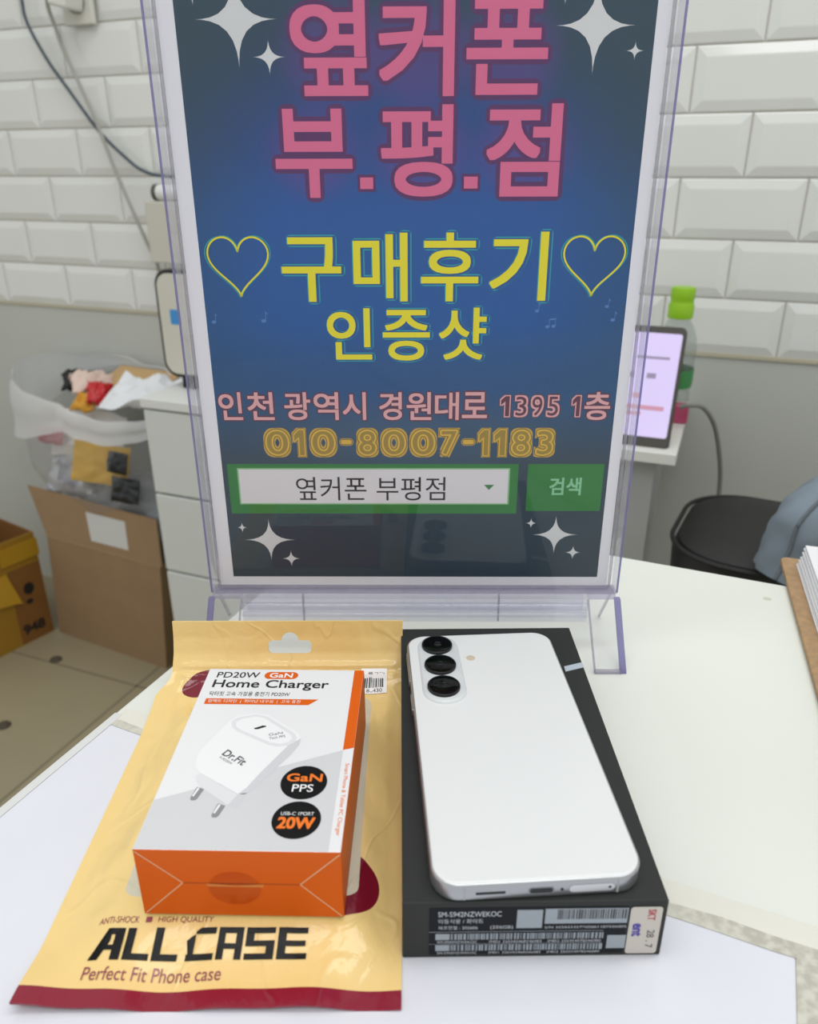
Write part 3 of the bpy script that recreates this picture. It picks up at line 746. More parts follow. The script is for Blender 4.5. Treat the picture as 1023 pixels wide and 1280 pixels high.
leg(-1); leg(1)

poster = thing('shop_poster', 'blue shop poster with pink and yellow lettering inside the clear stand', 'poster', (SG.x, SG.y, SZ), SRZ)
M['paper'] = mat('white_paper', 'E8E8EC', 0.6)
mb = MB(); mb.box(-7.2, 205.6, 0, 0.25, -5.2, 291)
mb.build('paper', M['paper'], poster)
pr = bpy.data.materials.new('printed_blue_gradient'); pr.use_nodes = True
k = N(pr); X, Y, Z = k.coords('Object'); b_ = pr.node_tree.nodes['Principled BSDF']; b_.inputs['Roughness'].default_value = 0.6
Xm = k.m('MULTIPLY', X, 1000.0); Zm = k.m('MULTIPLY', Z, 1000.0)
rp = pr.node_tree.nodes.new('ShaderNodeValToRGB'); rp.color_ramp.interpolation = 'EASE'
pr.node_tree.links.new(k.m('DIVIDE', Zm, 287.0), rp.inputs[0])
els = rp.color_ramp.elements
els[0].position = 0.0; els[0].color = lin('1A242C'); els[1].position = 1.0; els[1].color = lin('24465F')
for pos, c in ((0.16, '2A3D4E'), (0.28, '35536F'), (0.38, '084A80'), (0.5, '03539A'), (0.64, '0B529A'), (0.78, '154284'), (0.9, '1C3A60')):
    e = els.new(pos); e.color = lin(c)
rd = k.m('SQRT', k.m('ADD', k.m('POWER', k.m('DIVIDE', k.m('SUBTRACT', Xm, 95.0), 120.0), 2.0), k.m('POWER', k.m('DIVIDE', k.m('SUBTRACT', Zm, 165.0), 150.0), 2.0)))
side = k.mix(k.smooth(Zm, 150, 240), lin('0E4A78'), lin('24424F'))
side = k.mix(k.smooth(Zm, 110, 60), side, lin('2B3E4B'))
cc = k.mix(k.m('MULTIPLY', k.smooth(rd, 0.45, 1.0), 0.9), rp.outputs[0], side)
# printed violet haze behind the pink title
def soft(cx, cz, rx, rz):
    d = k.m('SQRT', k.m('ADD', k.m('POWER', k.m('DIVIDE', k.m('SUBTRACT', Xm, cx), rx), 2.0), k.m('POWER', k.m('DIVIDE', k.m('SUBTRACT', Zm, cz), rz), 2.0)))
    return k.m('SUBTRACT', 1.0, k.smooth(d, 0.35, 1.0))
for a_, b__, rx, rz in ((66, 250, 30, 26), (101, 250, 28, 26), (140, 250, 28, 26), (55, 212, 26, 24), (103, 212, 28, 24), (148, 212, 28, 24)):
    cc = k.mix(k.m('MULTIPLY', soft(a_, b__, rx, rz), 0.55), cc, lin('5A3F8C'))
pr.node_tree.links.new(cc, b_.inputs['Base Color'])
mb = MB(); mb.box(0, 200, -0.05, 0, 0, 287); mb.build('printed_background', pr, poster)

def ink(name, c): return mat(name, c, 0.6)
P1, P2, P3, P4, P5 = (facing(-0.09-0.04*i) for i in range(5))
PINK = [('옆', 47.6, 80.0, 234.3, 269.8), ('커', 84.7, 116.7, 234.1, 270.6), ('폰', 121.7, 156.0, 234.5, 270.2), ('부', 38.2, 72.3, 193.7, 229.5), ('평', 85.0, 116.8, 194.1, 231.0), ('점', 131.4, 164.1, 194.0, 231.2)]
DOT = [(75.5, 81.3, 197.3, 202.1), (121.9, 128.0, 197.4, 202.3)]
mb = MB()
for t in PINK: put_text(mb, t[0], t[1:], P1, 0.018, 0.045)
for d in DOT: frontrect(mb, d[0]-1.2, d[1]+1.2, d[2]-1.2, d[3]+1.2, -0.09)
mb.build('title_glow', ink('purple_ink', '55255F'), poster)
mb = MB()
for t in PINK: put_text(mb, t[0], t[1:], P3, 0.018)
for d in DOT: frontrect(mb, *d, -0.17)
mb.build('title_lettering', ink('pink_ink', 'D9688F'), poster)
YEL = [('구', 37.8, 65.6, 147.9, 176.9), ('매', 71.3, 96.6, 148.0, 178.8), ('후', 102.9, 129.7, 148.0, 178.8), ('기', 134.9, 161.6, 148.2, 179.1), ('인', 57.7, 79.2, 120.3, 144.9), ('증', 84.5, 107.2, 119.8, 144.1), ('샷', 111.6, 134.3, 120.2, 145.1)]
def heart(cx, cz, w, h, n=60):
    p = []
    for i in range(n):
        t = 2*PI*i/n; x = 16*math.sin(t)**3; y = 13*math.cos(t)-5*math.cos(2*t)-2*math.cos(3*t)-math.cos(4*t)
        p.append((cx+x/32*w, cz+(y+2.5)/29*h))
    return p
def outline(mb, pts, w, y, mi=0):
    n = len(pts); inn = []; out = []
    for i in range(n):
        a_ = Vector(pts[i-1]); b__ = Vector(pts[(i+1) % n]); d = (b__-a_).normalized(); nn = Vector((d.y, -d.x))*w/2
        out.append((pts[i][0]+nn.x, y, pts[i][1]+nn.y)); inn.append((pts[i][0]-nn.x, y, pts[i][1]-nn.y))
    mb.add(out+inn, [(i, (i+1) % n, n+(i+1) % n, n+i) for i in range(n)], mi); mb.flip_ok = False
teal = MB(); gap = MB(); yl = MB()
for t in YEL:
    put_text(teal, t[0], t[1:], P1, 0.012, 0.034, (0.65, -0.05)); put_text(gap, t[0], t[1:], P2, 0.012, 0.018, (0.65, -0.05)); put_text(yl, t[0], t[1:], P3, 0.012)
for cx in (17.7, 182.9):
    outline(teal, heart(cx-0.5, 163.6, 29.5, 27.6), 0.5, -0.09); outline(teal, heart(cx+0.6, 164.0, 29.3, 27.4), 0.5, -0.09)
    outline(yl, heart(cx+0.1, 163.8, 28.2, 26.6), 0.8, -0.17)
teal.build('teal_outline', ink('teal_ink', '1C9EA2'), poster)
gap.build('blue_gap', ink('blue_gap_ink', '14518F'), poster)
yl.build('yellow_lettering', ink('yellow_ink', 'E6DA1E'), poster)
AD = [('인', 1.6, 13.4), ('천', 16.0, 29.3), ('광', 34.5, 47.7), ('역', 49.3, 61.7), ('시', 63.7, 75.5), ('경', 82.1, 93.5), ('원', 95.8, 108.3), ('대', 110.0, 122.0), ('로', 123.6, 136.2), ('층', 184.7, 197.5)]
mb = MB()
for t in AD: put_text(mb, t[0], (t[1], t[2], 89.6 if t[0] != '로' else 90.6, 104.0), P1, 0.014, 0.045)
for i_, (a_, b__) in enumerate(((142.4, 147.8), (149.6, 156.6), (157.8, 164.4), (165.6, 172.4), (178.1, 183.0))): put_text(mb, '13951'[i_], (a_, b__, 91.0, 102.5), P1, 0.045, 0.04)
mb.build('address_glow', ink('maroon_poster_ink', '5C2A42'), poster)
mb = MB()
for t in AD: put_text(mb, t[0], (t[1], t[2], 89.6 if t[0] != '로' else 90.6, 104.0), P2, 0.014)
for i_, (a_, b__) in enumerate(((142.4, 147.8), (149.6, 156.6), (157.8, 164.4), (165.6, 172.4), (178.1, 183.0))): put_text(mb, '13951'[i_], (a_, b__, 91.0, 102.5), P2, 0.05)
mb.build('address_lettering', ink('salmon_ink', 'DDA7A9'), poster)
mb = MB()
for i_, (a_, b__) in enumerate(((142.4, 147.8), (149.6, 156.6), (157.8, 164.4), (165.6, 172.4), (178.1, 183.0))): put_text(mb, '13951'[i_], (a_, b__, 91.0, 102.5), P3, 0.05, -0.055)
mb.build('digit_inline', ink('maroon_poster_ink', '5C2A42'), poster)
TEL = [('0', 22.6, 36.8), ('1', 37.2, 44.6), ('0', 46.0, 60.4), ('8', 69.9, 81.5), ('0', 82.2, 96.4), ('0', 97.1, 111.3), ('7', 111.9, 123.0), ('1', 131.6, 138.6), ('1', 139.4, 147.2), ('8', 148.2, 160.0), ('3', 160.7, 171.6)]
L = [MB() for _ in range(4)]
for c, a_, b__ in TEL:
    bx = (a_, b__, 69.6, 85.5)
    put_text(L[0], c, bx, P1, 0.075); put_text(L[1], c, bx, P2, 0.075, -0.014); put_text(L[2], c, bx, P3, 0.075, -0.032); put_text(L[3], c, bx, P4, 0.075, -0.078)
for a_, b__ in ((61.4, 68.6), (123.6, 130.9)):
    for i_, g in enumerate((0, 0.35, 0.75)):
        L[i_].prism(rrect(a_+g, b__-g, 76.0+g, 79.9-g, 1.9-g*0.9), 0, 0.005, 0, yface(-0.09-0.04*i_))
gold = ink('gold_ink', 'C9A23C'); dgold = ink('dark_gold_ink', '5F5A3C')
L[0].build('number_outline', gold, poster); L[1].build('number_gap', dgold, poster); L[2].build('phone_number', ink('bright_gold_ink', 'D8B040'), poster); L[3].build('number_shade', ink('olive_gold_ink', '9A8136'), poster)
# search bar
mb = MB()
frontrect(mb, 2.6, 153.6, 38.0, 66.0, -0.09); frontrect(mb, 158.5, 197.7, 39.6, 66.0, -0.09)
mb.build('search_bar', ink('green_ink', '2A7A36'), poster)
mb = MB(); frontrect(mb, 7.6, 149.3, 43.3, 63.7, -0.12); mb.build('search_field_edge', ink('pale_green_ink', '8FC08F'), poster)
mb = MB(); frontrect(mb, 8.4, 148.5, 44.0, 63.0, -0.15); mb.build('search_field', ink('field_white', 'DCD9DC'), poster)
mb = MB(); put_text(mb, '옆커폰 부평점', (37.8, 115.9, 45.6, 58.8), P3, 0.0); mb.build('search_text', M['black_ink'], poster)
mb = MB(); mb.add([(136.0, -0.18, 54.5), (141.4, -0.18, 54.5), (138.7, -0.18, 51.6)], [(0, 2, 1)]); mb.flip_ok = False
mb.build('dropdown_arrow', ink('arrow_green', '3F7D48'), poster)
mb = MB(); put_text(mb, '검색', (170.2, 186.8, 48.6, 58.5), P2, 0.02); mb.build('button_text', ink('mint_ink', '86C79A'), poster)
# four-pointed sparkles
SPK = [(25.5, 262.7, 17.6, 18.5), (38.3, 249.0, 7.2, 7.0), (175.2, 259.9, 17.0, 18.6), (192.4, 250.7, 4.1, 3.6), (21.8, 22.5, 14.3, 13.1), (7.4, 29.8, 2.8, 3.4), (32.6, 11.2, 5.2, 5.4), (175.1, 25.7, 12.8, 11.9), (161.9, 32.5, 3.2, 3.3), (185.5, 15.1, 4.7, 4.6), (8.2, 272.4, 3.9, 5.2), (161.8, 271.8, 3.9, 4.9)]
M['spark'] = ink('sparkle_white', 'D6D8D8')
for x, z_, rx, rz in SPK:
    pts = []
    for q in range(4):
        for j in range(10):
            t = (j/10)*PI/2+q*PI/2; c, s_ = math.cos(t), math.sin(t)
            e = 4.2; pts.append((x+rx*math.copysign(abs(c)**e, c), z_+rz*math.copysign(abs(s_)**e, s_)))
    mb = MB(); mb.add([(x, -0.13, z_)]+[(p[0], -0.13, p[1]) for p in pts], [(0, 1+i, 1+(i+1) % len(pts)) for i in range(len(pts))]); mb.flip_ok = False
    mb.build('sparkle', M['spark'], poster)
# small pale music notes
M['note'] = ink('pale_blue_ink', '4C7DBB')
def note(x, z_, s_, dbl=False):
    mb = MB(); mb.flip_ok = False
    for dx in ((0, 3.2) if dbl else (0,)):
        mb.add([(p[0], -0.13, p[1]) for p in circ(x+dx*s_, z_+dx*s_*0.1, 1.1*s_, 0.8*s_, 14)], [tuple(range(14))])
        frontrect(mb, x+(dx+0.8)*s_, x+(dx+1.1)*s_, z_, z_+4.2*s_, -0.13)
    if dbl: mb.add([(x+0.8*s_, -0.13, z_+4.2*s_), (x+4.3*s_, -0.13, z_+4.6*s_), (x+4.3*s_, -0.13, z_+3.8*s_), (x+0.8*s_, -0.13, z_+3.4*s_)], [(0, 1, 2, 3)])
    else: mb.add([(x+0.8*s_, -0.13, z_+4.2*s_), (x+2.4*s_, -0.13, z_+2.6*s_), (x+0.8*s_, -0.13, z_+3.2*s_)], [(0, 1, 2)])
    mb.flip_ok = False; mb.build('music_note', M['note'], poster)
note(3.5, 138.5, 1.0); note(27.5, 139, 1.1); note(163.5, 136.0, 0.9, True); note(194.4, 139.2, 1.0); note(158, 143.5, 0.9); note(191, 145.5, 0.9)

# ================================================================== LEFT BACKGROUND
# drawer cabinet against the wall
CABZ = -36.5
cu0 = (Vector((-362, 1032.5, 0))-Vector((W0.x, W0.y, 0))).dot(WE)
cab = thing('drawer_cabinet', 'white drawer cabinet standing against the tiled wall behind the sign', 'cabinet', tuple(W(cu0, 260, FLOOR)), WY)
CHT = CABZ-FLOOR
M['cab'] = mat('white_cabinet_board', 'D2D6D3', 0.4)
M['cabtop'] = mat('white_cabinet_top', 'DDDFDC', 0.35)
mb = MB(); mb.box(0, 420, 14, 250, 0, CHT-14); mb.build('carcass', M['cab'], cab)
mb = MB(); mb.box(-2, 422, -2, 252, CHT-13.5, CHT); mb.build('cabinet_top', M['cabtop'], cab, bevel=1.2)
zt = CHT-15
for i in range(4):
    mb = MB(); mb.box(0.5, 419.5, 0, 13.5, zt-122.5, zt-1.5); mb.build('drawer_front', M['cab'], cab, bevel=1.5); zt -= 124.5
# white rounded board with dark rim standing on it
bu = (Vector((-338, 1112, 0))-Vector((W0.x, W0.y, 0))).dot(WE)
bd = thing('display_board', 'white rounded board with black rim and blue mark on the drawer cabinet', 'board', tuple(W(bu, 175, CABZ+0.3)), WY)
M['offwhite'] = mat('offwhite_board', 'CFCDC0', 0.4)
BM = Matrix(((1, 0, 0, 0), (0, 0, -1, 0), (0, 1, 0, 0), (0, 0, 0, 1)))
mb = MB(); mb.prism(rrect(0, 210, 14, 160, 22), 0, 20, 0, BM); mb.build('board_rim', M['black'], bd, bevel=2)
mb = MB(); mb.prism(rrect(5, 205, 19, 155, 18), 19, 21.5, 0, BM); mb.build('board_face', M['offwhite'], bd, bevel=0.6)
mb = MB(); mb.box(30, 180, -24, 6, 0, 18); mb.build('board_foot', M['black'], bd, bevel=2)
mb = MB(); mb.prism(rrect(22, 38, 88, 108, 2), 21.4, 21.9, 0, BM); tag(mb.build('blue_mark', mat('bright_blue_film', '3E8FD0', 0.4), bd), 'bright blue square mark')
# beige box with a white roller, on the wall above
wu = (Vector((-399, 1294, 0))-Vector((W0.x, W0.y, 0))).dot(WE)
wb = thing('casing_box', 'beige box with a white roller on top fixed to the tiles', 'box', tuple(W(wu, 0, 111)), WY)
mb = MB(); mb.box(0, 240, -42, -3.5, 0, 90); mb.build('box_body', mat('beige_casing', 'C9C7BA', 0.5), wb, bevel=2)
mb = MB(); mb.tube([(20, -28, 102), (236, -28, 102)], 11.5, 24); mb.build('roller', mat('white_roller', 'E3E4E0', 0.4), wb, smooth=True)
mb = MB(); mb.tube([(14, -28, 102), (21, -28, 102)], 12.2, 24); mb.build('roller_cap', mat('dark_cap', '4A4A46', 0.5), wb, smooth=True)

# outlet with a plugged-in charger
ou = (Vector((-478, 1358, 0))-Vector((W0.x, W0.y, 0))).dot(WE)
ot = thing('outlet', 'white wall outlet plate on the tiles at the upper left', 'outlet', tuple(W(ou, 6.2, 440)), WY)
mb = MB(); mb.box(-27, 27, -9, 0, 0, 72); mb.build('outlet_plate', mat('outlet_white', 'D5D4CB', 0.4), ot, bevel=2)
mb = MB(); mb.lathe([(17, 0), (17, 2), (14, 2.4)], 24, (0, 0, 0), 0, False, True)
for i, v in enumerate(mb.v): mb.v[i] = (v[0], -9-v[2]*0.5, 30+v[1])
mb.build('outlet_socket', mat('socket_grey', '9C9B93', 0.5), ot)
pl_ = thing('plug_adapter', 'white plug adapter pushed into the upper left wall outlet', 'plug', tuple(W(ou-3, 17.0, 452)), WY)
mb = MB(); mb.box(-17, 16, -38, -0.2, 6, 30, 0, Matrix.Rotation(0.25, 4, 'Y')); mb.build('adapter_body', mat('plug_white', 'DAD9D2', 0.35), pl_, bevel=4, bseg=3)
mb = MB(); mb.tube([(-20, -26, 22), (-26, -26, 24), (-34, -26, 25)], [5.5, 4.5, 3.2], 12); mb.build('plug_tip', mat('plug_dark', '3B3B39', 0.5), pl_, smooth=True)
def cable(name, pts, r, m_, label):
    o0 = Vector(pts[0]); t = thing(name, label, 'cable', tuple(o0))
    mb = MB(); mb.tube([Vector(p)-o0 for p in catmull(pts, 8)], r, 10); mb.build('cord', m_, t, smooth=True); return t
M['cable_navy'] = mat('slate_cable', '4A5660', 0.45); M['cable_grey'] = mat('grey_cable', 'A3A39B', 0.5)
cable('power_cable', [(-577, 1380, 520), (-576, 1380, 477), (-573, 1379, 447), (-548, 1369, 398), (-520, 1358, 359), (-474, 1340, 298), (-431, 1323, 259), (-406, 1313, 243), (-373, 1300, 236), (-300, 1270, 234)], 2.6, M['cable_navy'], 'dark slate cable hanging down the tiles at left')
cable('grey_cable', [(-513, 1331, 476), (-521, 1340, 474), (-525, 1346, 462), (-521, 1352, 436), (-514, 1350, 410), (-495, 1342, 364), (-476, 1334, 315), (-453, 1326, 242), (-433, 1316, 189), (-412, 1306, 136), (-399, 1298, 109), (-394, 1290, 60), (-388, 1284, -20)], 2.8, M['cable_grey'], 'pale grey cord running from the plug adapter down the tiles')

# flat cardboard box with the rubbish bag behind its tall flap
cA = Vector((-656.7, 1256.3, 0)); cB = Vector((-428.1, 1139.7, 0)); cD = (cB-cA); cLn = cD.length; cD.normalize(); cYaw = math.atan2(cD.y, cD.x)
M['kraft'] = mat('brown_cardboard', '94795A', 0.8, noise_amt=0.04, nscale=30)
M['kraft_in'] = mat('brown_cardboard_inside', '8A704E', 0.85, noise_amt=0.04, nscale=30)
cbx = thing('cardboard_box', 'open brown cardboard box with white label on its raised flap, beside cabinet', 'box', (cA.x, cA.y, FLOOR), cYaw)
CW_, CD_, CHB = cLn+6, 150.0, 206.0
SHR = Matrix(((1, 0, 0.1, 0), (0, 1, 0, 0), (0, 0, 1, 0), (0, 0, 0, 1)))
mb = MB(); mb.box(0, CW_, 0, 3, 0, CHB, 0, SHR); mb.build('front_wall', M['kraft'], cbx)
mb = MB(); mb.box(0, CW_, CD_-3, CD_, 0, CHB, 0, SHR); mb.build('back_wall', M['kraft_in'], cbx)
for x0 in (0, CW_-3):
    mb = MB(); mb.box(x0, x0+3, 3.1, CD_-3.1, 0, CHB, 0, SHR); mb.build('side_wall', M['kraft_in'], cbx)
mb = MB(); mb.box(3.1, CW_-3.1, 3.1, CD_-3.1, 0, 3); mb.build('bottom', M['kraft_in'], cbx)
FLM = Matrix(((1, 0, 0, 0), (0, 0, -1, 0), (0, 1, 0, CHB+0.4), (0, 0, 0, 1))) @ Matrix.Rotation(-0.12, 4, 'X')
mb = MB(); mb.prism([(20, 0), (CW_+24, 0), (CW_+17, 78), (-17, 84)], -3, 0, 0, FLM); flp = mb.build('flap', M['kraft'], cbx)
mb = MB(); mb.prism([(131, 12), (216, 13), (211, 62), (122, 62)], 0.1, 0.5, 0, FLM); tag(mb.build('shipping_label', mat('white_label', 'C9C9C6', 0.6), flp), 'white paper label on the flap')
mb = MB(); mb.box(20, CW_+22, -0.7, 0.2, CHB-3, CHB+0.2); mb.build('fold_crease', mat('crease_tan', 'A08865', 0.8), cbx)

# translucent rubbish bag standing in it
gC = Vector((-502.0, 1262.0, 0)); gN = Vector((-cD.y, cD.x, 0))
bag = thing('rubbish_bag', 'translucent white plastic bag full of rubbish standing in the cardboard box', 'bag', (gC.x, gC.y, FLOOR+6))
def bag_ring(f, grow=0.0):
    ring = []; n = 72
    for i in range(n):
        th = 2*PI*i/n; c, s_ = math.cos(th), math.sin(th)
        wid = 96+46*sst(f, 0.49, 0.64)+6*f; dep = 54+26*sst(f, 0.49, 0.7)
        wid *= 1+0.3*sst(f, 0.5, 0.66)*max(0, -c)
        cr = noise.noise(Vector((c*2.2, s_*2.2, f*2.5)))*14*sst(f, 0.45, 0.65)+noise.noise(Vector((c*6, s_*6, f*5+3)))*5
        p = cD*(c*(wid+cr))+gN*(s_*(dep+cr*0.6))
        ztop = 468+20*s_-20*c-14*max(0, c)*max(0, -s_)
        z_ = f*ztop+noise.noise(Vector((c*3, s_*3, 7)))*10*f
        ring.append((p.x, p.y, z_))
    return ring
mb = MB(); mb.rings([bag_ring(0.0)]+[bag_ring(i/26) for i in range(1, 27)], 0, True, True, False); mb.flip_ok = False
M['bag'] = clear_mat('translucent_bag_film', 'F4F4F4', 1.3, 0.25, haze=0.14, hazecol='F8FAFC')
mb.build('bag_film', M['bag'], bag, smooth=True)
rim = bag_ring(1.0); n_ = len(rim); cuff = []
for kf in range(0, 13):
    f = kf/12; ring = []
    for i in range(n_):
        th = 2*PI*i/n_; c, s_ = math.cos(th), math.sin(th)
        o_ = cD*c*1.0+gN*s_*0.7
        lf = max(0, -c)**1.5
        drop = 16+100*lf*(1-0.35*max(0, s_))+26*max(0, -s_)
        flare = 5*math.sin(PI*min(1, f*1.6))+f*(6+16*lf)+4*noise.noise(Vector((c*4, s_*4, f*2)))*f
        p = rim[i]
        ring.append((p[0]+o_.x*flare, p[1]+o_.y*flare, p[2]+3*math.sin(PI*min(1, f*4))-f*drop))
    cuff.append(ring)
mb = MB(); mb.rings(cuff, 0, True); mb.flip_ok = False
mb.build('folded_cuff', clear_mat('bag_cuff_film', 'F6F6F6', 1.3, 0.3, haze=0.74, hazecol='F8FAFB'), bag, smooth=True)
# contents: separate bits of rubbish
def scrap(name, label, cat, c, size, rot, m_, crumple=0.0, seed=0, extra=None):
    t = thing(name, label, cat, c)
    R = Matrix.Rotation(rot[2], 4, 'Z') @ Matrix.Rotation(rot[0], 4, 'X') @ Matrix.Rotation(rot[1], 4, 'Y')
    n = 14; mb = MB(); sx_, sy_, sz_ = size; top = []; bt = []
    for j in range(n+1):
        for i in range(n+1):
            u, v = i/n-0.5, j/n-0.5
            h = sz_*(0.15+0.85*(1-(2*abs(u))**4)*(1-(2*abs(v))**4))
            w = crumple*noise.noise(Vector((u*5+seed, v*5, seed)))
            top.append(R @ Vector((u*sx_+w*0.6, v*sy_+w*0.6, h/2+w))); bt.append(R @ Vector((u*sx_+w*0.6, v*sy_+w*0.6, -h/2+w)))
    nn = len(top); f = []; I = lambda i, j: j*(n+1)+i
    for j in range(n):
        for i in range(n): f += [(I(i, j), I(i+1, j), I(i+1, j+1), I(i, j+1)), (nn+I(i, j+1), nn+I(i+1, j+1), nn+I(i+1, j), nn+I(i, j))]
    for i in range(n): f += [(nn+I(i, 0), nn+I(i+1, 0), I(i+1, 0), I(i, 0)), (I(i, n), I(i+1, n), nn+I(i+1, n), nn+I(i, n)), (I(0, i), I(0, i+1), nn+I(0, i+1), nn+I(0, i)), (nn+I(n, i), nn+I(n, i+1), I(n, i+1), I(n, i))]
    mb.add(top+bt, f); mb.build(extra or 'body', m_, t, smooth=True); return t, R
def bp(a, d, z_): v = gC+cD*a+gN*d; return (v.x, v.y, z_)
scrap('cardboard_scrap', 'tan cardboard scrap lying across the mouth of the rubbish bag', 'cardboard', bp(34, 48, -76), (135, 60, 14), (0.35, 0, cYaw), mat('tan_card', 'C0A070', 0.8))
scrap('black_scrap', 'crumpled black scrap at the back left inside the rubbish bag', 'scrap', bp(-70, 20, -84), (60, 40, 24), (0.5, 0.2, 0.3), mat('black_scrap_film', '101010', 0.5), 12, 2)
scrap('snack_wrapper', 'red snack wrapper on top of the rubbish near the white paper', 'wrapper', bp(14, -22, -86), (38, 44, 18), (0.6, 0.3, 0.2), mat('red_wrapper', 'C01C22', 0.3), 8, 4)
scrap('snack_wrapper', 'orange yellow wrapper beside the red wrapper in the rubbish bag', 'wrapper', bp(-8, -34, -100), (40, 34, 16), (0.6, 0.1, -0.3), mat('amber_wrapper', 'D59A2C', 0.3), 8, 6)
scrap('tissue', 'crumpled pinkish tissue left of the red wrapper in the bag', 'tissue', bp(-26, 4, -80), (66, 48, 22), (0.4, 0.2, 0.5), mat('pinkish_tissue', 'DFC8BC', 0.8), 16, 8)
scrap('paper_sheet', 'crumpled white paper between rubbish bag and drawer cabinet top', 'paper', bp(104, -14, -74), (120, 92, 8), (0.3, -0.05, cYaw+0.25), mat('white_scrap_paper', 'E4E7EA', 0.7), 14, 10)
scrap('yellow_packet', 'yellow packet with pale print seen through the front of the bag', 'packet', bp(22, -50, -196), (96, 66, 14), (1.25, 0.35, cYaw), mat('yellow_packet_film', 'D9A808', 0.4), 6, 12)
scrap('black_packet', 'black packet seen through the bag, right of the yellow packet', 'packet', bp(78, -66, -180), (42, 34, 12), (1.3, 0, cYaw), mat('black_packet_film', '14181C', 0.35), 4, 14)
scrap('black_packet', 'lower black packet seen through the bag near the cabinet', 'packet', bp(86, -66, -226), (54, 40, 12), (1.3, 0.1, cYaw), mat('black_packet_film_two', '181C20', 0.35), 4, 15)
scrap('pink_scrap', 'pale pink scrap seen through the left front of the bag', 'scrap', bp(-72, -60, -158), (46, 26, 12), (1.2, 0.2, cYaw), mat('pink_film', 'C98F98', 0.5), 6, 16)
scrap('plastic_wrap', 'crumpled clear plastic wrap low in the left of the bag', 'plastic wrap', bp(-62, -34, -238), (100, 70, 40), (1.1, 0.2, cYaw), mat('silver_wrap', 'C9CBD2', 0.2, metal=0.3), 22, 18)
scrap('grey_bag', 'grey folded plastic bag low in the right of the rubbish', 'bag', bp(46, -36, -268), (170, 120, 30), (1.2, 0.0, cYaw), mat('grey_film', '7E8286', 0.3), 16, 20)

scrap('white_wrapper', 'creased white wrapper seen through the bag above the yellow packet', 'wrapper', bp(-22, -28, -160), (140, 80, 14), (1.2, 0.15, cYaw), mat('creased_white_film', 'E3E3E1', 0.6), 14, 22)

# yellow carton at the far left
yA = Vector((-669.5, 1261.9, 0)); yB = Vector((-729.7, 1172.9, 0)); yD = (yB-yA).normalized(); yYaw = math.atan2(yD.y, yD.x)
# local x runs along the visible face towards the viewer's left, local y into the carton
yc = thing('yellow_carton', 'open yellow and brown carton printed 948 at the far left on floor', 'box', (yA.x, yA.y, FLOOR), yYaw)
M['ycard'] = mat('ochre_yellow_card', '96701A', 0.6, noise_amt=0.05, nscale=20); M['obrn'] = mat('orange_brown_card', '7C5220', 0.7, noise_amt=0.05, nscale=20)
YL_, YDp, YH = 190.0, 170.0, 206.0
mb = MB(); mb.box(0, YL_, -3, 0, 0, YH); mb.build('front_wall', M['ycard'], yc)
mb = MB(); mb.box(0, YL_, -YDp, -YDp+3, 0, YH); mb.build('back_wall', M['obrn'], yc)
for x0 in (0, YL_-3):
    mb = MB(); mb.box(x0, x0+3, -YDp+3.1, -3.1, 0, YH); mb.build('side_wall', M['obrn'], yc)
mb = MB(); mb.box(3.1, YL_-3.1, -YDp+3.1, -3.1, 0, 3); mb.build('bottom', M['obrn'], yc)
mb = MB(); mb.box(1, 62, 0.05, 0.4, 2, 150); mb.build('brown_print_panel', M['obrn'], yc)
YF = lambda y: (lambda a, b: (56-a, y, b))
mb = MB(); put_text(mb, '948', (0, 42, 18, 38), YF(0.8), 0.03); mb.build('carton_number', M['black_ink'], yc)
for ci in ((30, 105, 10, 12, 20), (33, 80, 7, 5, 20)):
    mb = MB(); mb.add([(p[0], 0.8, p[1]) for p in circ(*ci)], [tuple(range(20))]); mb.flip_ok = False; mb.build('carton_print', M['black_ink'], yc)
mb = MB(); mb.prism([(66, 150), (110, 140), (110, 96), (62, 88), (48, 84), (58, 120)], 3, 5, 0, Matrix(((1, 0, 0, 0), (0, 0, 1, 0), (0, 1, 0, 0), (0, 0, 0, 1))))
mb.build('torn_flap', mat('yellow_flap', 'B98F22', 0.6), yc)
mb = MB(); mb.box(-2, 70, 0.1, 3, YH-44, YH-12); mb.build('tape_strip', mat('tape_yellow', 'AB8420', 0.35), yc)
# dark specks on the floor
for x, y, lab in ((-626.7, 1165, 'dark speck on the beige floor in front of the cardboard box'), (-635, 987, 'dark scuff on the beige floor at the left frame edge')):
    sp = thing('floor_speck', lab, 'speck', (x, y, FLOOR))
    mb = MB(); mb.lathe([(11, 0.1), (9, 3), (4, 5)], 14, (0, 0, 0), 0, True, True); mb.build('dirt', mat('dark_debris', '4A4234', 0.8), sp, smooth=True)

# ================================================================== RIGHT BACKGROUND
SHZ = -40.0
su = (Vector((292, 806, 0))-Vector((W0.x, W0.y, 0))).dot(WE); so = (Vector((292, 806, 0))-Vector((W0.x, W0.y, 0))).dot(WN)
desk = thing('side_desk', 'narrow white desk against the wall holding a phone and bottle', 'desk', tuple(W(su, so, FLOOR)), WY)
M['deskw'] = mat('white_desk_board', 'DFE0DA', 0.4); M['deskg'] = mat('grey_desk_panel', 'A9ABA9', 0.5)
DH = SHZ-FLOOR
mb = MB(); mb.box(-260, 0, 0, so-3, DH-13, DH); mb.build('desk_top', M['deskw'], desk, bevel=1)
mb = MB(); mb.box(-60, -22, 18, so-60, 0, DH-13.2); mb.build('side_panel', M['deskg'], desk)
mb = MB(); mb.box(-260, -222, 18, so-60, 0, DH-13.2); mb.build('side_panel', M['deskg'], desk)
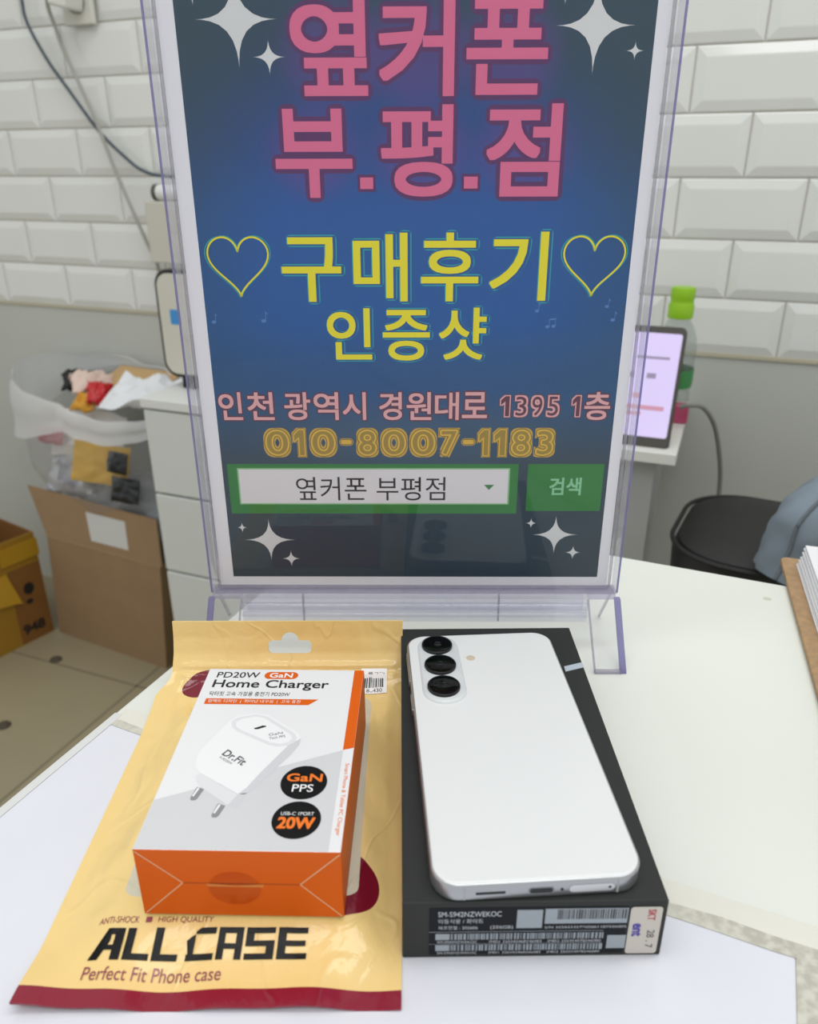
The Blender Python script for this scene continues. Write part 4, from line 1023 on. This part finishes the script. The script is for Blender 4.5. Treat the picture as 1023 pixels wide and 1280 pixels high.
# display phone leaning back on the desk
dp = thing('display_phone', 'dark framed phone with lit lilac screen leaning on the wall desk', 'phone', tuple(W(su-10, so-14, SHZ+0.4)), WY)
LM = Matrix.Rotation(math.radians(-32), 4, 'X')
DPW, DPH = 78, 143
mb = MB(); mb.prism(rrect(-DPW, 0, 0, DPH, 7), 0, 11, 0, LM @ Matrix(((1, 0, 0, 0), (0, 0, -1, 12), (0, 1, 0, 0), (0, 0, 0, 1)))); mb.build('phone_case', mat('brown_black_case', '37332D', 0.5), dp, bevel=1.5)
SMx = LM @ Matrix(((1, 0, 0, 0), (0, 0, -1, 0.9), (0, 1, 0, 0), (0, 0, 0, 1)))
mb = MB(); mb.prism(rrect(-DPW+4, -4, 12, DPH-9, 3), 0, 0.4, 0, SMx)
scr = mb.build('screen', mat('lilac_screen', 'CFC2EA', 0.2, emit='D8C8F4', estr=0.25), dp)
mb = MB()
SF = lambda a, b: tuple(SMx @ Vector((a, b, 0.6)))
for r in ((-50, -14, 103, 106), (-36, -26, 80, 86), (-58, -50, 80, 86)): blocks(mb, [[(r[0], r[2]), (r[1], r[2]), (r[1], r[3]), (r[0], r[3])]], SF)
mb.build('screen_text', mat('screen_grey', '9A90AE', 0.5), scr)
mb = MB(); blocks(mb, [[(-58, 43), (-12, 43), (-12, 48), (-58, 48)], [(-58, 36), (-36, 36), (-36, 40), (-58, 40)], [(-48, 56), (-40, 56), (-40, 62), (-48, 62)]], SF); mb.build('screen_banner', mat('screen_pink', 'D99AB2', 0.5), scr)
# bottle behind it
bt_ = thing('drink_bottle', 'small clear plastic bottle with bright green cap behind the leaning phone', 'bottle', (325, 951, SHZ+0.3))
M['pet'] = clear_mat('clear_bottle_plastic', 'E9EDEA', 1.5, 0.05, haze=0.1)
mb = MB(); mb.lathe([(21, 0), (23, 3), (23.5, 30), (22, 38), (23.5, 46), (24, 84), (22.5, 98), (17, 112), (12.5, 120), (12, 126)], 36, (0, 0, 0), 0, True, False); mb.flip_ok = True
mb.build('bottle_body', M['pet'], bt_, smooth=True)
mb = MB(); mb.lathe([(14.5, 122), (14.8, 124), (14.8, 137), (13.6, 139.5), (13.2, 142), (14.0, 145), (14.0, 155), (13.0, 157.5)], 36, (0, 0, 0), 0, True, True)
mb.build('bottle_cap', mat('lime_green_cap', '8FC414', 0.35), bt_, smooth=True)
mb = MB(); mb.lathe([(23.9, 40), (24.4, 46), (24.5, 62)], 36, (0, 0, 0), 0, False, False); mb.flip_ok = False
mb.build('bottle_label', mat('green_label', '3C8A4A', 0.4), bt_, smooth=True)
pk = thing('pink_holder', 'small pink plastic block beside the leaning phone on the wall desk', 'holder', (338, 915, SHZ+0.3), WY)
mb = MB(); mb.box(-34, 0, 0, 20, 0, 22); mb.build('block', mat('pink_plastic', 'C24A72', 0.4), pk, bevel=2)
cable('charging_cable', [(322, 902, -14), (334, 899, -11), (352, 905, -16), (372, 915, -40), (388, 925, -80), (398, 932, -120), (400, 934, -165), (392, 935, -240)], 2.9, mat('grey_charging_cable', '83847F', 0.5), 'grey charging cable arching from the leaning phone down to the seat')
# black seat
stl = thing('stool', 'black padded stool near the wall behind the right table edge', 'stool', (408, 760, FLOOR), -0.5)
M['seat'] = mat('black_leatherette', '1B1A1B', 0.5, bump=0.05, bscale=400); M['chrome'] = mat('chrome_steel', 'BDBDBD', 0.2, metal=1)
SEATZ = -112-FLOOR
def seat_ring(d, z_): return [(x, y, z_) for x, y in rrect(-112+d, 112-d, -100+d, 100-d, 66-d*0.6, 10)]
mb = MB(); mb.rings([seat_ring(14, SEATZ-64), seat_ring(2, SEATZ-56), seat_ring(0, SEATZ-20), seat_ring(5, SEATZ-6), seat_ring(20, SEATZ+1), seat_ring(60, SEATZ+6)], 0, True, True, True); mb.build('seat', M['seat'], stl, smooth=True)
mb = MB(); ring = [(x, y, SEATZ-8) for x, y in rrect(-113, 113, -101, 101, 67, 10)]; mb.tube(ring+[ring[0]], 2.6, 8); mb.build('piping', M['seat'], stl, smooth=True)
mb = MB(); mb.tube([(0, 0, 30), (0, 0, SEATZ-64)], 22, 20); mb.build('post', M['chrome'], stl, smooth=True)
mb = MB(); mb.lathe([(120, 0), (120, 6), (60, 20), (26, 30)], 40, (0, 0, 0), 0, True, True); mb.build('base', M['chrome'], stl, smooth=True)
# denim jacket on the seat
jk = thing('denim_jacket', 'faded blue denim jacket heaped on the black stool at right', 'jacket', (424, 664, -104))
def jr(f):
    ring = []; n = 48
    for i in range(n):
        th = 2*PI*i/n; c, s_ = math.cos(th), math.sin(th)
        r = (1-f*f*0.75)**0.5
        w = 1+0.12*noise.noise(Vector((c*1.6, s_*1.6, f*2+1)))+0.07*noise.noise(Vector((c*4, s_*4, f*4)))
        ring.append((c*90*r*w, s_*62*r*w, f*88+8*noise.noise(Vector((c*2, s_*2, 4)))*f))
    return ring
mb = MB(); mb.rings([jr(i/16) for i in range(17)], 0, True, True, True)
M['denim'] = mat('faded_denim', '7D8A95', 0.85, noise_amt=0.16, nscale=16, bump=0.2, bscale=120)
mb.build('jacket_body', M['denim'], jk, smooth=True)
mb = MB(); seam = [jr(i/32)[27] for i in range(0, 30)]; mb.tube([(x*1.01, y*1.01, z_+1) for x, y, z_ in seam], 1.8, 8); mb.build('seam', mat('denim_seam', '6A7278', 0.85), jk, smooth=True)

# clipboard with paper at the right edge
kd = Vector((0.294, 0.956, 0))
kb = thing('clipboard', 'brown hardboard clipboard overhanging the right end of the table', 'clipboard', (207.2, 325.5, 0.8), math.atan2(kd.y, kd.x)-PI/2)
mb = MB(); mb.prism(rrect(0, 220, -160, 160, 5), 0, 3.2); mb.build('board', mat('hardboard', 'A98A66', 0.7, noise_amt=0.14, nscale=220), kb, bevel=0.5)
mb = MB(); mb.box(70, 150, -156, -128, 3.3, 9); mb.build('clip', M['chrome'], kb, bevel=1)
ps = thing('paper_stack', 'thick stack of white paper lying on the brown clipboard', 'paper', (207.2, 325.5, 4.3), math.atan2(kd.y, kd.x)-PI/2)
mb = MB()
for i in range(13):
    dx = random.uniform(-0.7, 0.7); mb.box(9+dx+i*0.25, 205+dx, -120, 148+random.uniform(-0.8, 0.8), i*1.2, i*1.2+1.12)
mb.build('sheets', mat('copy_paper', 'E9EAEE', 0.65), ps)
